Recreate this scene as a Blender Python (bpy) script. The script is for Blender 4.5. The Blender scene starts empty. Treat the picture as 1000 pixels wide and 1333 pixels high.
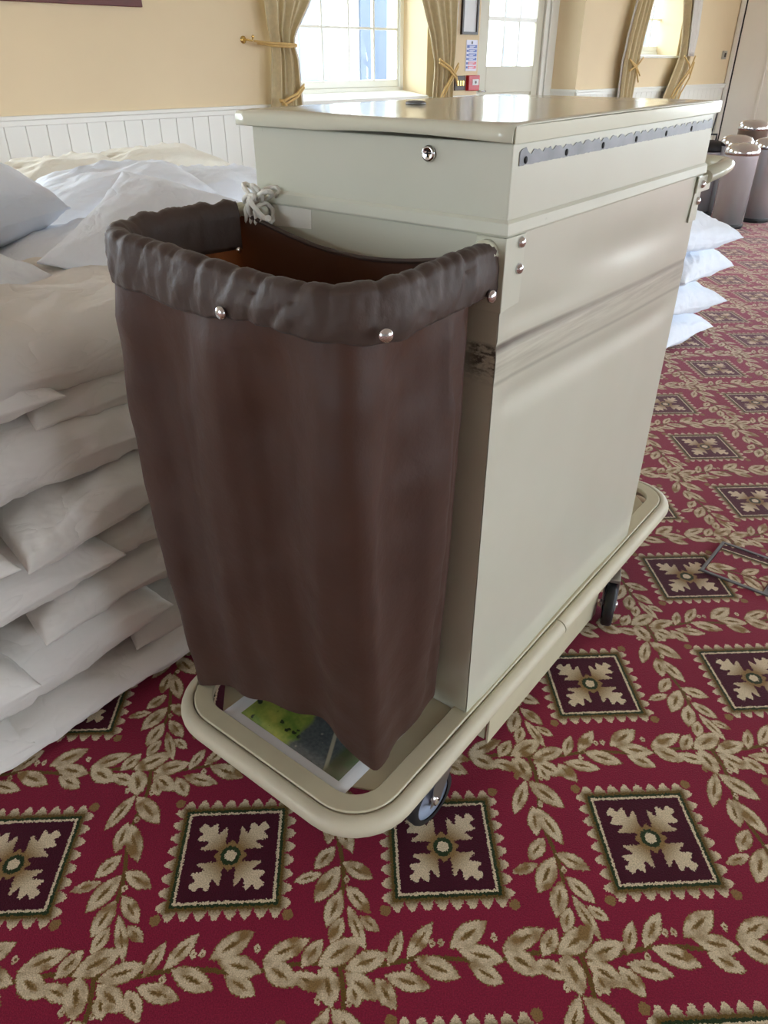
import bpy, bmesh, math, random
import numpy as np
from mathutils import Vector, Matrix, noise

scene = bpy.context.scene
COL = scene.collection
R2 = math.sqrt(2.0)

# ------------------------------------------------------------------ camera
cam_d = bpy.data.cameras.new('camera')
cam = bpy.data.objects.new('camera', cam_d)
COL.objects.link(cam)
cam.location = (0, 0, 1.4)
cam.rotation_euler = (math.radians(90 - 31.766), 0, 0)
cam_d.sensor_fit = 'HORIZONTAL'
cam_d.sensor_width = 36.0
cam_d.lens = 951.85 * 36.0 / 1000.0
cam_d.clip_start = 0.02
cam_d.clip_end = 300
scene.camera = cam

# ------------------------------------------------------------------ world, exposure
world = bpy.data.worlds.new('overcast_sky')
scene.world = world
world.use_nodes = True
wn = world.node_tree.nodes
wn['Background'].inputs['Color'].default_value = (0.80, 0.91, 1.0, 1)
wn['Background'].inputs['Strength'].default_value = 10.0
scene.view_settings.view_transform = 'Standard'
scene.view_settings.look = 'None'
scene.view_settings.gamma = 1.0
scene.view_settings.use_curve_mapping = False
scene.view_settings.exposure = 0.18
scene.cycles.max_bounces = 10
scene.cycles.diffuse_bounces = 5
scene.cycles.transparent_max_bounces = 12
scene.cycles.caustics_reflective = False
scene.cycles.caustics_refractive = False
scene.cycles.sample_clamp_indirect = 6.0


def portal(name, loc, direction, w, h):
    """an opening of the room through which the sky light comes in"""
    l = bpy.data.lights.new(name, 'AREA')
    l.shape = 'RECTANGLE'
    l.size = w
    l.size_y = h
    l.cycles.is_portal = True
    o = bpy.data.objects.new(name, l)
    COL.objects.link(o)
    o.location = loc
    o.rotation_euler = Vector(direction).to_track_quat('-Z', 'Z').to_euler()
    return o


# ------------------------------------------------------------------ coordinates
# the window wall runs at 45 degrees: s along it, n away from the room, z up
WC = 8.85


def W(s, n, z):
    return ((s - n) / R2, WC + (s + n) / R2, z)


HBX, HBY = -0.519, 1.458


def HP(s, n, z):
    return (HBX + (s - n) / R2, HBY + (s + n) / R2, z)


CART = (0.17522, 1.09947)
CYAW = math.radians(-38.053)


# ------------------------------------------------------------------ helpers
def tag(o, label=None, cat=None, group=None, kind=None):
    if label: o['label'] = label
    if cat: o['category'] = cat
    if group: o['group'] = group
    if kind: o['kind'] = kind
    return o


def empty(name, loc=(0, 0, 0), rz=0.0, label=None, cat=None, group=None):
    o = bpy.data.objects.new(name, None)
    COL.objects.link(o)
    o.location = loc
    o.rotation_euler = (0, 0, rz)
    o.empty_display_size = 0.05
    return tag(o, label, cat, group)


class MB:
    """collects vertices and faces, then links them as one mesh object"""
    def __init__(self):
        self.v = []
        self.f = []
        self.sm = []

    def add(self, vs, fs, smooth=False, M=None):
        b = len(self.v)
        for p in vs:
            p = Vector(p)
            if M is not None: p = M @ p
            self.v.append(tuple(p))
        for f in fs:
            self.f.append([i + b for i in f])
            self.sm.append(smooth)
        return self

    def box(self, lo, hi, M=None):
        x0, y0, z0 = lo
        x1, y1, z1 = hi
        v = [(x0, y0, z0), (x1, y0, z0), (x1, y1, z0), (x0, y1, z0), (x0, y0, z1), (x1, y0, z1), (x1, y1, z1), (x0, y1, z1)]
        f = [(0, 3, 2, 1), (4, 5, 6, 7), (0, 1, 5, 4), (1, 2, 6, 5), (2, 3, 7, 6), (3, 0, 4, 7)]
        return self.add(v, f, False, M)

    def prism(self, poly, z0, z1, M=None):
        n = len(poly)
        v = [(p[0], p[1], z0) for p in poly] + [(p[0], p[1], z1) for p in poly]
        f = [list(range(n))[::-1], list(range(n, 2 * n))]
        f += [(i, (i + 1) % n, n + (i + 1) % n, n + i) for i in range(n)]
        return self.add(v, f, False, M)

    def lathe(self, prof, seg=24, M=None, smooth=True, caps=True):
        n = len(prof)
        v = []
        for k in range(seg):
            a = 2 * math.pi * k / seg
            for r, z in prof: v.append((r * math.cos(a), r * math.sin(a), z))
        f = []
        for k in range(seg):
            k2 = (k + 1) % seg
            for i in range(n - 1):
                f.append((k * n + i, k2 * n + i, k2 * n + i + 1, k * n + i + 1))
        self.add(v, f, smooth, M)
        if caps:
            b = len(self.v) - n * seg
            if prof[0][0] > 1e-6:
                self.f.append([b + k * n for k in range(seg)][::-1]); self.sm.append(False)
            if prof[-1][0] > 1e-6:
                self.f.append([b + k * n + n - 1 for k in range(seg)]); self.sm.append(False)
        return self

    def tube(self, pts, r, seg=8, closed=False, caps=True, flat=1.0, M=None):
        pts = [Vector(p) for p in pts]
        n = len(pts)
        up = None
        v = []
        for i, p in enumerate(pts):
            a = pts[(i - 1) % n] if (closed or i > 0) else p
            b = pts[(i + 1) % n] if (closed or i < n - 1) else p
            t = (b - a).normalized()
            if up is None:
                up = Vector((0, 0, 1)) if abs(t.z) < 0.9 else Vector((1, 0, 0))
            side = t.cross(up)
            side.normalize()
            up = side.cross(t).normalized()
            rr = r[i] if isinstance(r, (list, tuple)) else r
            for k in range(seg):
                an = 2 * math.pi * k / seg
                v.append(p + side * (math.cos(an) * rr * flat) + up * (math.sin(an) * rr))
        f = []
        for i in range(n if closed else n - 1):
            j = (i + 1) % n
            for k in range(seg):
                k2 = (k + 1) % seg
                f.append((i * seg + k, i * seg + k2, j * seg + k2, j * seg + k))
        b0 = len(self.v)
        self.add(v, f, True, M)
        if caps and not closed:
            self.f.append([b0 + k for k in range(seg)]); self.sm.append(False)
            self.f.append([b0 + (n - 1) * seg + k for k in range(seg)][::-1]); self.sm.append(False)
        return self

    def sweep(self, path, prof, closed=True, smooth=False, caps=True):
        """path: list of ((x,y),(nx,ny)) with the outward normal; prof: list of (outward offset, z), closed loop"""
        n, m = len(path), len(prof)
        v = []
        for (p, q) in path:
            for (d, z) in prof: v.append((p[0] + q[0] * d, p[1] + q[1] * d, z))
        f = []
        for i in range(n if closed else n - 1):
            j = (i + 1) % n
            for k in range(m):
                k2 = (k + 1) % m
                f.append((i * m + k, j * m + k, j * m + k2, i * m + k2))
        b0 = len(self.v)
        self.add(v, f, smooth)
        if caps and not closed:
            self.f.append([b0 + k for k in range(m)]); self.sm.append(False)
            self.f.append([b0 + (n - 1) * m + k for k in range(m)][::-1]); self.sm.append(False)
        return self

    def grid(self, P, smooth=True, wrap=False):
        """P[i][j] points"""
        n, m = len(P), len(P[0])
        v = [p for row in P for p in row]
        f = []
        for i in range(n - 1):
            for j in range(m if wrap else m - 1):
                j2 = (j + 1) % m
                f.append((i * m + j, i * m + j2, (i + 1) * m + j2, (i + 1) * m + j))
        return self.add(v, f, smooth)

    def mesh(self, name, mat, fixn=True):
        me = bpy.data.meshes.new(name)
        me.from_pydata(self.v, [], self.f)
        me.polygons.foreach_set('use_smooth', self.sm)
        me.update()
        if fixn:
            bm = bmesh.new()
            bm.from_mesh(me)
            bmesh.ops.recalc_face_normals(bm, faces=bm.faces)
            bm.to_mesh(me)
            bm.free()
        if mat: me.materials.append(mat)
        return me

    def build(self, name, mat, parent=None, bevel=0.0, bseg=2, fixn=True, solid=0.0, sub=0):
        o = bpy.data.objects.new(name, self.mesh(name, mat, fixn))
        COL.objects.link(o)
        if parent is not None: o.parent = parent
        if sub:
            s = o.modifiers.new('sub', 'SUBSURF'); s.levels = sub; s.render_levels = sub
        if solid:
            s = o.modifiers.new('solid', 'SOLIDIFY'); s.thickness = solid; s.offset = 0
        if bevel:
            b = o.modifiers.new('bevel', 'BEVEL')
            b.width = bevel; b.segments = bseg; b.limit_method = 'ANGLE'; b.angle_limit = math.radians(40)
            b.harden_normals = False
        return o


def inst(me, name, parent=None, loc=(0, 0, 0), rot=(0, 0, 0)):
    o = bpy.data.objects.new(name, me)
    COL.objects.link(o)
    o.location = loc
    o.rotation_euler = rot
    if parent is not None: o.parent = parent
    return o


def copy_tree(o, parent=None):
    c = o.copy()
    COL.objects.link(c)
    c.parent = parent
    for ch in list(o.children): copy_tree(ch, c)
    return c


# ------------------------------------------------------------------ materials
def srgb(r, g, b):
    def l(c):
        c /= 255.0
        return c / 12.92 if c <= 0.04045 else ((c + 0.055) / 1.055) ** 2.4
    return (l(r), l(g), l(b), 1.0)


class NT:
    def __init__(self, name):
        self.m = bpy.data.materials.new(name)
        self.m.use_nodes = True
        self.t = self.m.node_tree
        self.bsdf = self.t.nodes['Principled BSDF']
        self.out = self.t.nodes['Material Output']

    def n(self, typ, **kw):
        nd = self.t.nodes.new(typ)
        for k, v in kw.items(): setattr(nd, k, v)
        return nd

    def L(self, a, b):
        self.t.links.new(a, b)

    def setin(self, sock, x):
        if isinstance(x, bpy.types.NodeSocket): self.L(x, sock)
        else: sock.default_value = x

    def math(self, op, a, b=None, c=None, clamp=False):
        nd = self.n('ShaderNodeMath', operation=op)
        nd.use_clamp = clamp
        self.setin(nd.inputs[0], a)
        if b is not None: self.setin(nd.inputs[1], b)
        if c is not None: self.setin(nd.inputs[2], c)
        return nd.outputs[0]

    def mix(self, fac, a, b, blend='MIX'):
        nd = self.n('ShaderNodeMix', data_type='RGBA', blend_type=blend)
        self.setin(nd.inputs[0], fac)
        self.setin(nd.inputs[6], a)
        self.setin(nd.inputs[7], b)
        return nd.outputs[2]

    def step(self, x, lo, hi):
        nd = self.n('ShaderNodeMapRange')
        nd.clamp = True
        self.setin(nd.inputs[0], x)
        nd.inputs[1].default_value = lo
        nd.inputs[2].default_value = hi
        return nd.outputs[0]

    def noise(self, vec, scale, detail=2.0, rough=0.5):
        nd = self.n('ShaderNodeTexNoise')
        if vec is not None: self.L(vec, nd.inputs['Vector'])
        nd.inputs['Scale'].default_value = scale
        nd.inputs['Detail'].default_value = detail
        nd.inputs['Roughness'].default_value = rough
        return nd

    def obj(self):
        return self.n('ShaderNodeTexCoord').outputs['Object']

    def bump(self, h, strength=0.3, dist=0.005):
        nd = self.n('ShaderNodeBump')
        nd.inputs['Strength'].default_value = strength
        nd.inputs['Distance'].default_value = dist
        self.L(h, nd.inputs['Height'])
        self.L(nd.outputs[0], self.bsdf.inputs['Normal'])
        return nd

    def P(self, **kw):
        for k, v in kw.items(): self.setin(self.bsdf.inputs[k.replace('_', ' ')], v)
        return self


def plain(name, col, rough=0.5, metal=0.0, var=0.08, vs=6.0, bump=0.0, bs=60.0, **kw):
    t = NT(name)
    ob = t.obj()
    nz = t.noise(ob, vs, 3.0)
    dark = tuple(c * (1 - var) for c in col[:3]) + (1,)
    lite = tuple(min(1, c * (1 + var)) for c in col[:3]) + (1,)
    t.P(Base_Color=t.mix(nz.outputs[0], dark, lite), Roughness=rough, Metallic=metal, **kw)
    if bump: t.bump(t.noise(ob, bs, 3.0).outputs[0], bump, 0.004)
    return t.m


def make_carpet():
    t = NT('patterned_carpet')
    ob = t.obj()
    mp = t.n('ShaderNodeMapping', vector_type='TEXTURE')
    t.L(ob, mp.inputs[0])
    mp.inputs[1].default_value = (-0.758, 0.892, 0)
    mp.inputs[2].default_value = (0, 0, math.radians(2.568))
    mp.inputs[3].default_value = (0.441, 0.4504, 1)
    # tuft jitter: every tuft picks its colour from a point a little way off
    tuft = t.noise(ob, 260.0, 1.0)
    off = t.n('ShaderNodeVectorMath', operation='SUBTRACT')
    t.L(tuft.outputs['Color'], off.inputs[0]); off.inputs[1].default_value = (0.5, 0.5, 0.5)
    sc = t.n('ShaderNodeVectorMath', operation='SCALE')
    t.L(off.outputs[0], sc.inputs[0]); sc.inputs['Scale'].default_value = 0.022
    ad = t.n('ShaderNodeVectorMath', operation='ADD')
    t.L(mp.outputs[0], ad.inputs[0]); t.L(sc.outputs[0], ad.inputs[1])
    lat = ad.outputs[0]

    def fold(shift):
        a = t.n('ShaderNodeVectorMath', operation='ADD')
        t.L(lat, a.inputs[0]); a.inputs[1].default_value = (shift[0], shift[1], 0)
        fr = t.n('ShaderNodeVectorMath', operation='FRACTION')
        t.L(a.outputs[0], fr.inputs[0])
        return fr.outputs[0]
    # --- vines: node at (0.25, 0.25) of the folded cell
    cell = fold((0.75, 0.75))
    leaves = [(0.015, 0.051, 0.197, 0.082, 0.492), (0.125, 0.007, 0.18, 0.071, 0.267), (0.102, -0.083, 0.158, 0.072, -0.675), (-0.033, -0.074, 0.137, 0.061, -0.966), (0.247, 0.055, 0.141, 0.049, 1.122), (0.353, 0.082, 0.176, 0.056, 0.856), (0.288, -0.075, 0.179, 0.062, -0.28), (0.199, -0.115, 0.131, 0.062, -1.006), (0.415, -0.03, 0.19, 0.073, -0.42), (0.562, 0.096, 0.19, 0.079, 0.54), (0.604, 0.011, 0.182, 0.072, -0.259), (0.613, -0.06, 0.144, 0.064, -0.545), (0.792, 0.068, 0.196, 0.068, 0.381), (0.769, -0.023, 0.16, 0.08, -0.582), (-0.077, 0.751, 0.206, 0.059, -2.054), (0.056, 0.761, 0.205, 0.079, -0.834), (-0.034, 0.616, 0.154, 0.06, -1.691), (0.032, 0.587, 0.204, 0.066, -1.184), (-0.057, 0.47, 0.135, 0.061, -2.287), (0.095, 0.401, 0.153, 0.064, -0.555), (-0.132, 0.377, 0.125, 0.044, -2.868), (-0.042, 0.344, 0.188, 0.076, -2.161), (0.094, 0.268, 0.152, 0.058, -0.893), (-0.012, 0.232, 0.16, 0.068, -1.953), (0.0, 0.139, 0.112, 0.053, -2.015), (0.142, 0.16, 0.101, 0.043, -0.711), (0.086, 0.147, 0.195, 0.046, -1.212), (-0.033, 0.923, 0.155, 0.082, -1.39), (0.074, 0.888, 0.096, 0.057, -1.256)]
    leaves += [(0.90, 0.05, 0.13, 0.06, 0.9), (0.885, -0.055, 0.15, 0.06, -0.4)]
    dots = [(0.404, 0.067), (0.441, 0.068), (0.296, -0.025), (0.669, 0.079), (0.053, -0.142), (-0.073, 0.874), (0.016, 0.708), (0.044, 0.362)]
    shapes = []
    for (x, y, l, w, a) in leaves: shapes.append(((x + .25) % 1, (y + .25) % 1, l * .54, w * .60, a))
    for (x, y) in dots: shapes.append(((x + .25) % 1, (y + .25) % 1, .015, .019, 0))
    allsh = []
    for (x, y, hl, hw, a) in shapes:
        ex = abs(math.cos(a)) * hl + abs(math.sin(a)) * hw
        ey = abs(math.sin(a)) * hl + abs(math.cos(a)) * hw
        for dx in (-1, 0, 1):
            for dy in (-1, 0, 1):
                X, Y = x + dx, y + dy
                if X + ex > 0 and X - ex < 1 and Y + ey > 0 and Y - ey < 1: allsh.append((X, Y, hl, hw, a))
    best = None
    for (X, Y, hl, hw, a) in allsh:
        m = t.n('ShaderNodeMapping', vector_type='TEXTURE')
        t.L(cell, m.inputs[0])
        m.inputs[1].default_value = (X, Y, 0)
        m.inputs[2].default_value = (0, 0, a)
        m.inputs[3].default_value = (hl, hw, 1)
        s = t.n('ShaderNodeSeparateXYZ')
        t.L(m.outputs[0], s.inputs[0])
        d = t.math('MULTIPLY_ADD', s.outputs[0], s.outputs[0], t.math('ABSOLUTE', s.outputs[1]))
        best = d if best is None else t.math('MINIMUM', best, d)
    # stems along the two lattice lines
    cs = t.n('ShaderNodeSeparateXYZ'); t.L(cell, cs.inputs[0])
    wob = t.math('MULTIPLY', t.math('SINE', t.math('MULTIPLY', cs.outputs[0], 12.566)), 0.012)
    wob2 = t.math('MULTIPLY', t.math('SINE', t.math('MULTIPLY', cs.outputs[1], 12.566)), 0.015)
    st1 = t.math('ABSOLUTE', t.math('SUBTRACT', t.math('SUBTRACT', cs.outputs[1], 0.25), wob))
    st2 = t.math('ABSOLUTE', t.math('SUBTRACT', t.math('SUBTRACT', cs.outputs[0], 0.265), wob2))
    stem = t.math('LESS_THAN', t.math('MINIMUM', st1, st2), 0.0095)
    # --- square motif
    q = t.n('ShaderNodeVectorMath', operation='SUBTRACT')
    t.L(fold((0.5, 0.5)), q.inputs[0]); q.inputs[1].default_value = (0.5, 0.5, 0)
    qs = t.n('ShaderNodeSeparateXYZ'); t.L(q.outputs[0], qs.inputs[0])
    ax = t.math('ABSOLUTE', qs.outputs[0]); ay = t.math('ABSOLUTE', qs.outputs[1])
    rin = t.math('MAXIMUM', ax, ay); rmin = t.math('MINIMUM', ax, ay)
    d1 = t.math('MULTIPLY', t.math('ADD', ax, ay), 0.7071)
    d2 = t.math('MULTIPLY', t.math('SUBTRACT', rin, rmin), 0.7071)
    # acanthus arms with lobes
    lob = t.math('SINE', t.math('MULTIPLY_ADD', d1, 98.0, t.math('MULTIPLY', d2, -60.0)))
    env = t.math('MULTIPLY', t.math('MULTIPLY', d1, t.math('SUBTRACT', 0.235, d1)), 4.9)
    wid = t.math('MULTIPLY', env, t.math('MULTIPLY_ADD', lob, 0.36, 0.80))
    arm = t.math('MULTIPLY', t.math('LESS_THAN', d2, wid), t.math('LESS_THAN', d1, 0.222))
    rr = t.math('SQRT', t.math('ADD', t.math('MULTIPLY', ax, ax), t.math('MULTIPLY', ay, ay)))
    # toothed border
    tri = t.math('ABSOLUTE', t.math('SINE', t.math('MULTIPLY', rmin, math.pi * 15.0)))
    edge = t.math('MULTIPLY_ADD', tri, 0.048, 0.250)
    inborder = t.math('LESS_THAN', rin, edge)
    c1 = t.n('ShaderNodeVectorMath', operation='DISTANCE')
    cmb = t.n('ShaderNodeCombineXYZ'); t.L(ax, cmb.inputs[0]); t.L(ay, cmb.inputs[1])
    t.L(cmb.outputs[0], c1.inputs[0]); c1.inputs[1].default_value = (0.286, 0.286, 0)
    corner = t.math('LESS_THAN', c1.outputs['Value'], 0.024)
    # --- colours
    red = srgb(150, 28, 62)
    wine = srgb(68, 10, 32)
    cream = srgb(220, 205, 174)
    tan = srgb(142, 114, 70)
    olive = srgb(104, 82, 34)
    green = srgb(36, 56, 26)
    big = t.noise(ob, 1.3, 3.0)
    redc = t.mix(big.outputs[0], srgb(128, 26, 54), srgb(148, 34, 66))
    r = t.n('ShaderNodeValToRGB')
    t.L(t.math('MULTIPLY', best, 0.8), r.inputs[0])
    e = r.color_ramp.elements
    e[0].position = 0.0; e[0].color = olive
    e[1].position = 0.83; e[1].color = olive
    for pos, c in ((0.05, olive), (0.13, tan), (0.24, cream), (0.70, cream), (0.78, tan)):
        k = e.new(pos); k.color = c
    shade = t.step(t.noise(ob, 34.0, 2.0).outputs[0], 0.46, 0.66)
    leafm = t.math('LESS_THAN', best, 1.04)
    leafy = t.mix(t.step(t.noise(ob, 16.0, 2.0).outputs[0], 0.62, 0.42), r.outputs[0], tan)
    leafc = t.mix(t.step(t.noise(ob, 22.0, 1.0).outputs[0], 0.30, 0.44), tan, r.outputs[0])
    leafc = t.mix(t.math('MULTIPLY', shade, 0.6), leafc, tan)
    col = t.mix(stem, redc, olive)
    col = t.mix(leafm, col, leafc)
    bordc = t.mix(t.step(rin, 0.250, 0.282), olive, cream)
    col = t.mix(inborder, col, bordc)
    col = t.mix(corner, col, tan)
    col = t.mix(t.math('LESS_THAN', rin, 0.240), col, green)
    col = t.mix(t.math('LESS_THAN', rin, 0.226), col, cream)
    col = t.mix(t.math('LESS_THAN', rin, 0.2145), col, wine)
    armc = t.mix(t.step(d1, 0.06, 0.15), tan, cream)
    col = t.mix(arm, col, armc)
    col = t.mix(t.math('LESS_THAN', rr, 0.047), col, green)
    col = t.mix(t.math('LESS_THAN', rr, 0.027), col, cream)
    # wool fleck
    fl = t.noise(ob, 420.0, 2.0)
    col = t.mix(0.55, col, t.mix(t.step(fl.outputs[0], 0.3, 0.7), (0.35, 0.35, 0.35, 1), (1.35, 1.3, 1.3, 1)), 'MULTIPLY')
    t.P(Base_Color=col, Roughness=0.92, Sheen_Weight=0.4, Sheen_Roughness=0.35, Specular_IOR_Level=0.2)
    t.bsdf.inputs['Sheen Tint'].default_value = (1.0, 0.62, 0.68, 1)
    t.bump(t.noise(ob, 330.0, 2.0).outputs[0], 0.55, 0.004)
    return t.m


def make_paint():
    """cream enamel with scuffs; coordinates are the cart's own (u right, v back, z up)"""
    t = NT('cream_enamel')
    ob = t.obj()
    nz = t.noise(ob, 5.0, 4.0)
    base = t.mix(nz.outputs[0], srgb(196, 195, 176), srgb(207, 206, 190))
    sp = t.noise(ob, 55.0, 3.0, 0.7)
    base = t.mix(t.math('MULTIPLY', t.step(sp.outputs[0], 0.70, 0.78), 0.5), base, srgb(140, 132, 108))
    t.P(Base_Color=base, Roughness=t.step(nz.outputs[0], -1.6, 4.2), Specular_IOR_Level=0.5)
    t.bsdf.inputs['Coat Weight'].default_value = 0.25
    t.bsdf.inputs['Coat Roughness'].default_value = 0.12
    t.bump(t.noise(ob, 9.0, 2.0).outputs[0], 0.12, 0.01)
    return t.m


def make_side_paint(front=False):
    """the same enamel, rubbed grey along the band where the cart scrapes past door frames"""
    t = NT('rubbed_cream_enamel')
    ob = t.obj()
    s = t.n('ShaderNodeSeparateXYZ'); t.L(ob, s.inputs[0])
    nz = t.noise(ob, 5.0, 4.0)
    base = t.mix(nz.outputs[0], srgb(196, 195, 176), srgb(207, 206, 190))
    mp = t.n('ShaderNodeMapping'); t.L(ob, mp.inputs[0])
    mp.inputs[3].default_value = (30, 3.0, 70)
    stv = t.noise(mp.outputs[0], 1.0, 4.0, 0.7).outputs[0]
    zr = t.math('ADD', s.outputs[2], t.math('MULTIPLY', s.outputs[1], 0.024))
    band = t.math('MULTIPLY', t.step(zr, 1.024, 1.016), t.step(zr, 0.952, 0.985))
    line = t.math('MULTIPLY', t.step(zr, 1.024, 1.018), t.step(zr, 1.004, 1.014))
    lowl = t.math('MULTIPLY', t.step(zr, 0.962, 0.957), t.step(zr, 0.950, 0.955))
    if front:
        cor = t.step(s.outputs[0], -0.075, -0.035)
        amt = t.math('MULTIPLY', t.math('MULTIPLY', band, cor), t.step(stv, 0.42, 0.55))
        base = t.mix(t.math('MULTIPLY', amt, 0.9), base, srgb(52, 46, 38))
    else:
        near = t.step(s.outputs[1], 0.33, 0.0)
        base = t.mix(t.math('MULTIPLY', t.math('MULTIPLY', band, t.step(stv, 0.36, 0.62)), 0.55), base, srgb(150, 146, 128))
        base = t.mix(t.math('MULTIPLY', line, t.math('MULTIPLY_ADD', near, 0.6, 0.40)), base, srgb(96, 94, 84))
        base = t.mix(t.math('MULTIPLY', lowl, 0.45), base, srgb(130, 128, 112))
    # grime rising from the deck
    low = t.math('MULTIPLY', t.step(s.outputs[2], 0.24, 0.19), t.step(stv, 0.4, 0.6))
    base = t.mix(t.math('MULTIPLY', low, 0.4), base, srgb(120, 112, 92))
    t.P(Base_Color=base, Roughness=0.30, Specular_IOR_Level=0.5)
    t.bsdf.inputs['Coat Weight'].default_value = 0.8
    t.bsdf.inputs['Coat Roughness'].default_value = 0.16
    t.bump(t.noise(ob, 2.2, 1.0).outputs[0], 0.25, 0.02)
    return t.m


def make_nylon(name, ca, cb, transl):
    t = NT(name)
    ob = t.obj()
    nz = t.noise(ob, 7.0, 4.0)
    col = t.mix(nz.outputs[0], ca, cb)
    t.P(Base_Color=col, Roughness=0.55, Specular_IOR_Level=0.3)
    t.bsdf.inputs['Sheen Weight'].default_value = 0.06
    t.bsdf.inputs['Sheen Roughness'].default_value = 0.4
    b = t.bump(t.noise(ob, 38.0, 4.0, 0.6).outputs[0], 0.28, 0.006)
    if transl:
        tr = t.n('ShaderNodeBsdfTranslucent')
        tr.inputs[0].default_value = srgb(196, 112, 58)
        t.L(b.outputs[0], tr.inputs['Normal'])
        mx = t.n('ShaderNodeMixShader')
        mx.inputs[0].default_value = transl
        t.L(t.bsdf.outputs[0], mx.inputs[1]); t.L(tr.outputs[0], mx.inputs[2])
        t.L(mx.outputs[0], t.out.inputs[0])
    return t.m


def make_cotton(name, ca, cb):
    t = NT(name)
    ob = t.obj()
    nz = t.noise(ob, 4.0, 4.0, 0.6)
    t.P(Base_Color=t.mix(nz.outputs[0], ca, cb), Roughness=0.85, Specular_IOR_Level=0.2, Sheen_Weight=0.15)
    mp = t.n('ShaderNodeMapping'); t.L(ob, mp.inputs[0]); mp.inputs[3].default_value = (1.0, 1.6, 2.0)
    w = t.noise(mp.outputs[0], 6.0, 3.0, 0.5)
    w.inputs['Distortion'].default_value = 0.4
    rg = t.math('ABSOLUTE', t.math('SUBTRACT', w.outputs[0], 0.5))
    t.bump(t.math('POWER', t.math('MULTIPLY', rg, 2.0, clamp=True), 0.6), 0.20, 0.03)
    return t.m


def make_glass():
    t = NT('window_glass')
    t.noise(None, 1.0)
    tr = t.n('ShaderNodeBsdfTransparent'); tr.inputs[0].default_value = (0.97, 0.98, 0.98, 1)
    gl = t.n('ShaderNodeBsdfGlossy'); gl.inputs['Roughness'].default_value = 0.02
    fr = t.n('ShaderNodeLayerWeight'); fr.inputs[0].default_value = 0.5
    mx = t.n('ShaderNodeMixShader')
    t.L(t.math('MULTIPLY_ADD', t.math('POWER', fr.outputs['Facing'], 5.0), 0.9, 0.04), mx.inputs[0]); t.L(tr.outputs[0], mx.inputs[1]); t.L(gl.outputs[0], mx.inputs[2])
    t.L(mx.outputs[0], t.out.inputs[0])
    return t.m


def make_aerial():
    """an aerial photograph of fields and woods, printed"""
    t = NT('aerial_print')
    ob = t.obj()
    s = t.n('ShaderNodeSeparateXYZ'); t.L(ob, s.inputs[0])
    n1 = t.noise(ob, 12.0, 4.0, 0.6).outputs[0]
    field = t.mix(t.step(n1, 0.40, 0.60), srgb(110, 142, 62), srgb(182, 188, 92))
    blob = t.noise(ob, 42.0, 2.0).outputs[0]
    field = t.mix(t.step(blob, 0.60, 0.63), field, srgb(34, 46, 32))
    wood = t.mix(t.noise(ob, 140.0, 3.0).outputs[0], srgb(44, 52, 56), srgb(116, 124, 124))
    vo = t.n('ShaderNodeTexVoronoi'); t.L(ob, vo.inputs[0]); vo.inputs['Scale'].default_value = 45
    wood = t.mix(t.step(vo.outputs['Distance'], 0.16, 0.10), wood, srgb(150, 150, 140))
    bound = t.math('ADD', s.outputs[0], t.math('MULTIPLY', t.math('SUBTRACT', n1, 0.5), 0.10))
    col = t.mix(t.step(bound, 0.155, 0.17), field, wood)
    road = t.math('ABSOLUTE', t.math('SUBTRACT', t.math('MULTIPLY_ADD', s.outputs[1], 0.55, s.outputs[0]), 0.285))
    col = t.mix(t.step(road, 0.006, 0.003), col, srgb(176, 172, 150))
    col = t.mix(t.step(s.outputs[0], 0.258, 0.27), col, t.mix(t.noise(ob, 30.0, 2.0).outputs[0], srgb(52, 92, 46), srgb(112, 92, 80)))
    t.P(Base_Color=col, Roughness=0.3, Specular_IOR_Level=0.5)
    return t.m


M = {}
M['carpet'] = make_carpet()
M['paint'] = make_paint()
M['side'] = make_side_paint()
M['front'] = make_side_paint(True)
M['lidpaint'] = plain('glossy_cream_enamel', srgb(212, 210, 190), 0.13, var=0.03, vs=3)
M['deck'] = plain('worn_cream_enamel', srgb(196, 188, 160), 0.38, var=0.12, vs=14)
M['bumper'] = plain('cream_rubber', srgb(196, 188, 164), 0.5, var=0.12, vs=10, bump=0.1, bs=40)
M['steel'] = plain('bare_steel', srgb(120, 120, 122), 0.42, 0.55, var=0.4, vs=22)
M['chrome'] = plain('chrome', srgb(225, 225, 228), 0.10, 1.0, var=0.02)
M['binsteel'] = plain('polished_bin_steel', srgb(214, 216, 222), 0.25, 0.62, var=0.03)
M['black'] = plain('black_rubber', srgb(30, 30, 32), 0.55, var=0.2)
M['dark'] = plain('dark_hole', srgb(22, 20, 18), 0.8)
M['hub'] = plain('blue_grey_wheel', srgb(150, 160, 180), 0.4, var=0.08)
M['nylon'] = make_nylon('brown_nylon', srgb(60, 41, 34), srgb(76, 52, 42), 0.10)
M['cuff'] = make_nylon('brown_nylon_cuff', srgb(64, 51, 45), srgb(76, 61, 54), 0.02)
M['cotton'] = make_cotton('white_cotton', srgb(226, 222, 216), srgb(238, 235, 230))
M['cotton2'] = make_cotton('window_lit_cotton', srgb(232, 240, 252), srgb(242, 247, 254))  # same white cotton, bluish window light put into its base colour
M['cotton3'] = make_cotton('ivory_cotton', srgb(232, 228, 212), srgb(238, 234, 222))
M['wall'] = plain('peach_wall_paint', srgb(226, 206, 170), 0.75, var=0.04, vs=2.0, bump=0.06, bs=120)
M['white_wall'] = plain('white_wall_paint', srgb(226, 228, 226), 0.7, var=0.03, vs=2.0)
M['white'] = plain('white_gloss_woodwork', srgb(232, 232, 224), 0.35, var=0.03, vs=3)
M['cream_wall'] = plain('cream_partition', srgb(234, 231, 222), 0.6, var=0.04, vs=2.5, bump=0.05, bs=90)
M['ceiling'] = plain('ceiling_white', srgb(238, 234, 224), 0.8)
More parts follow.
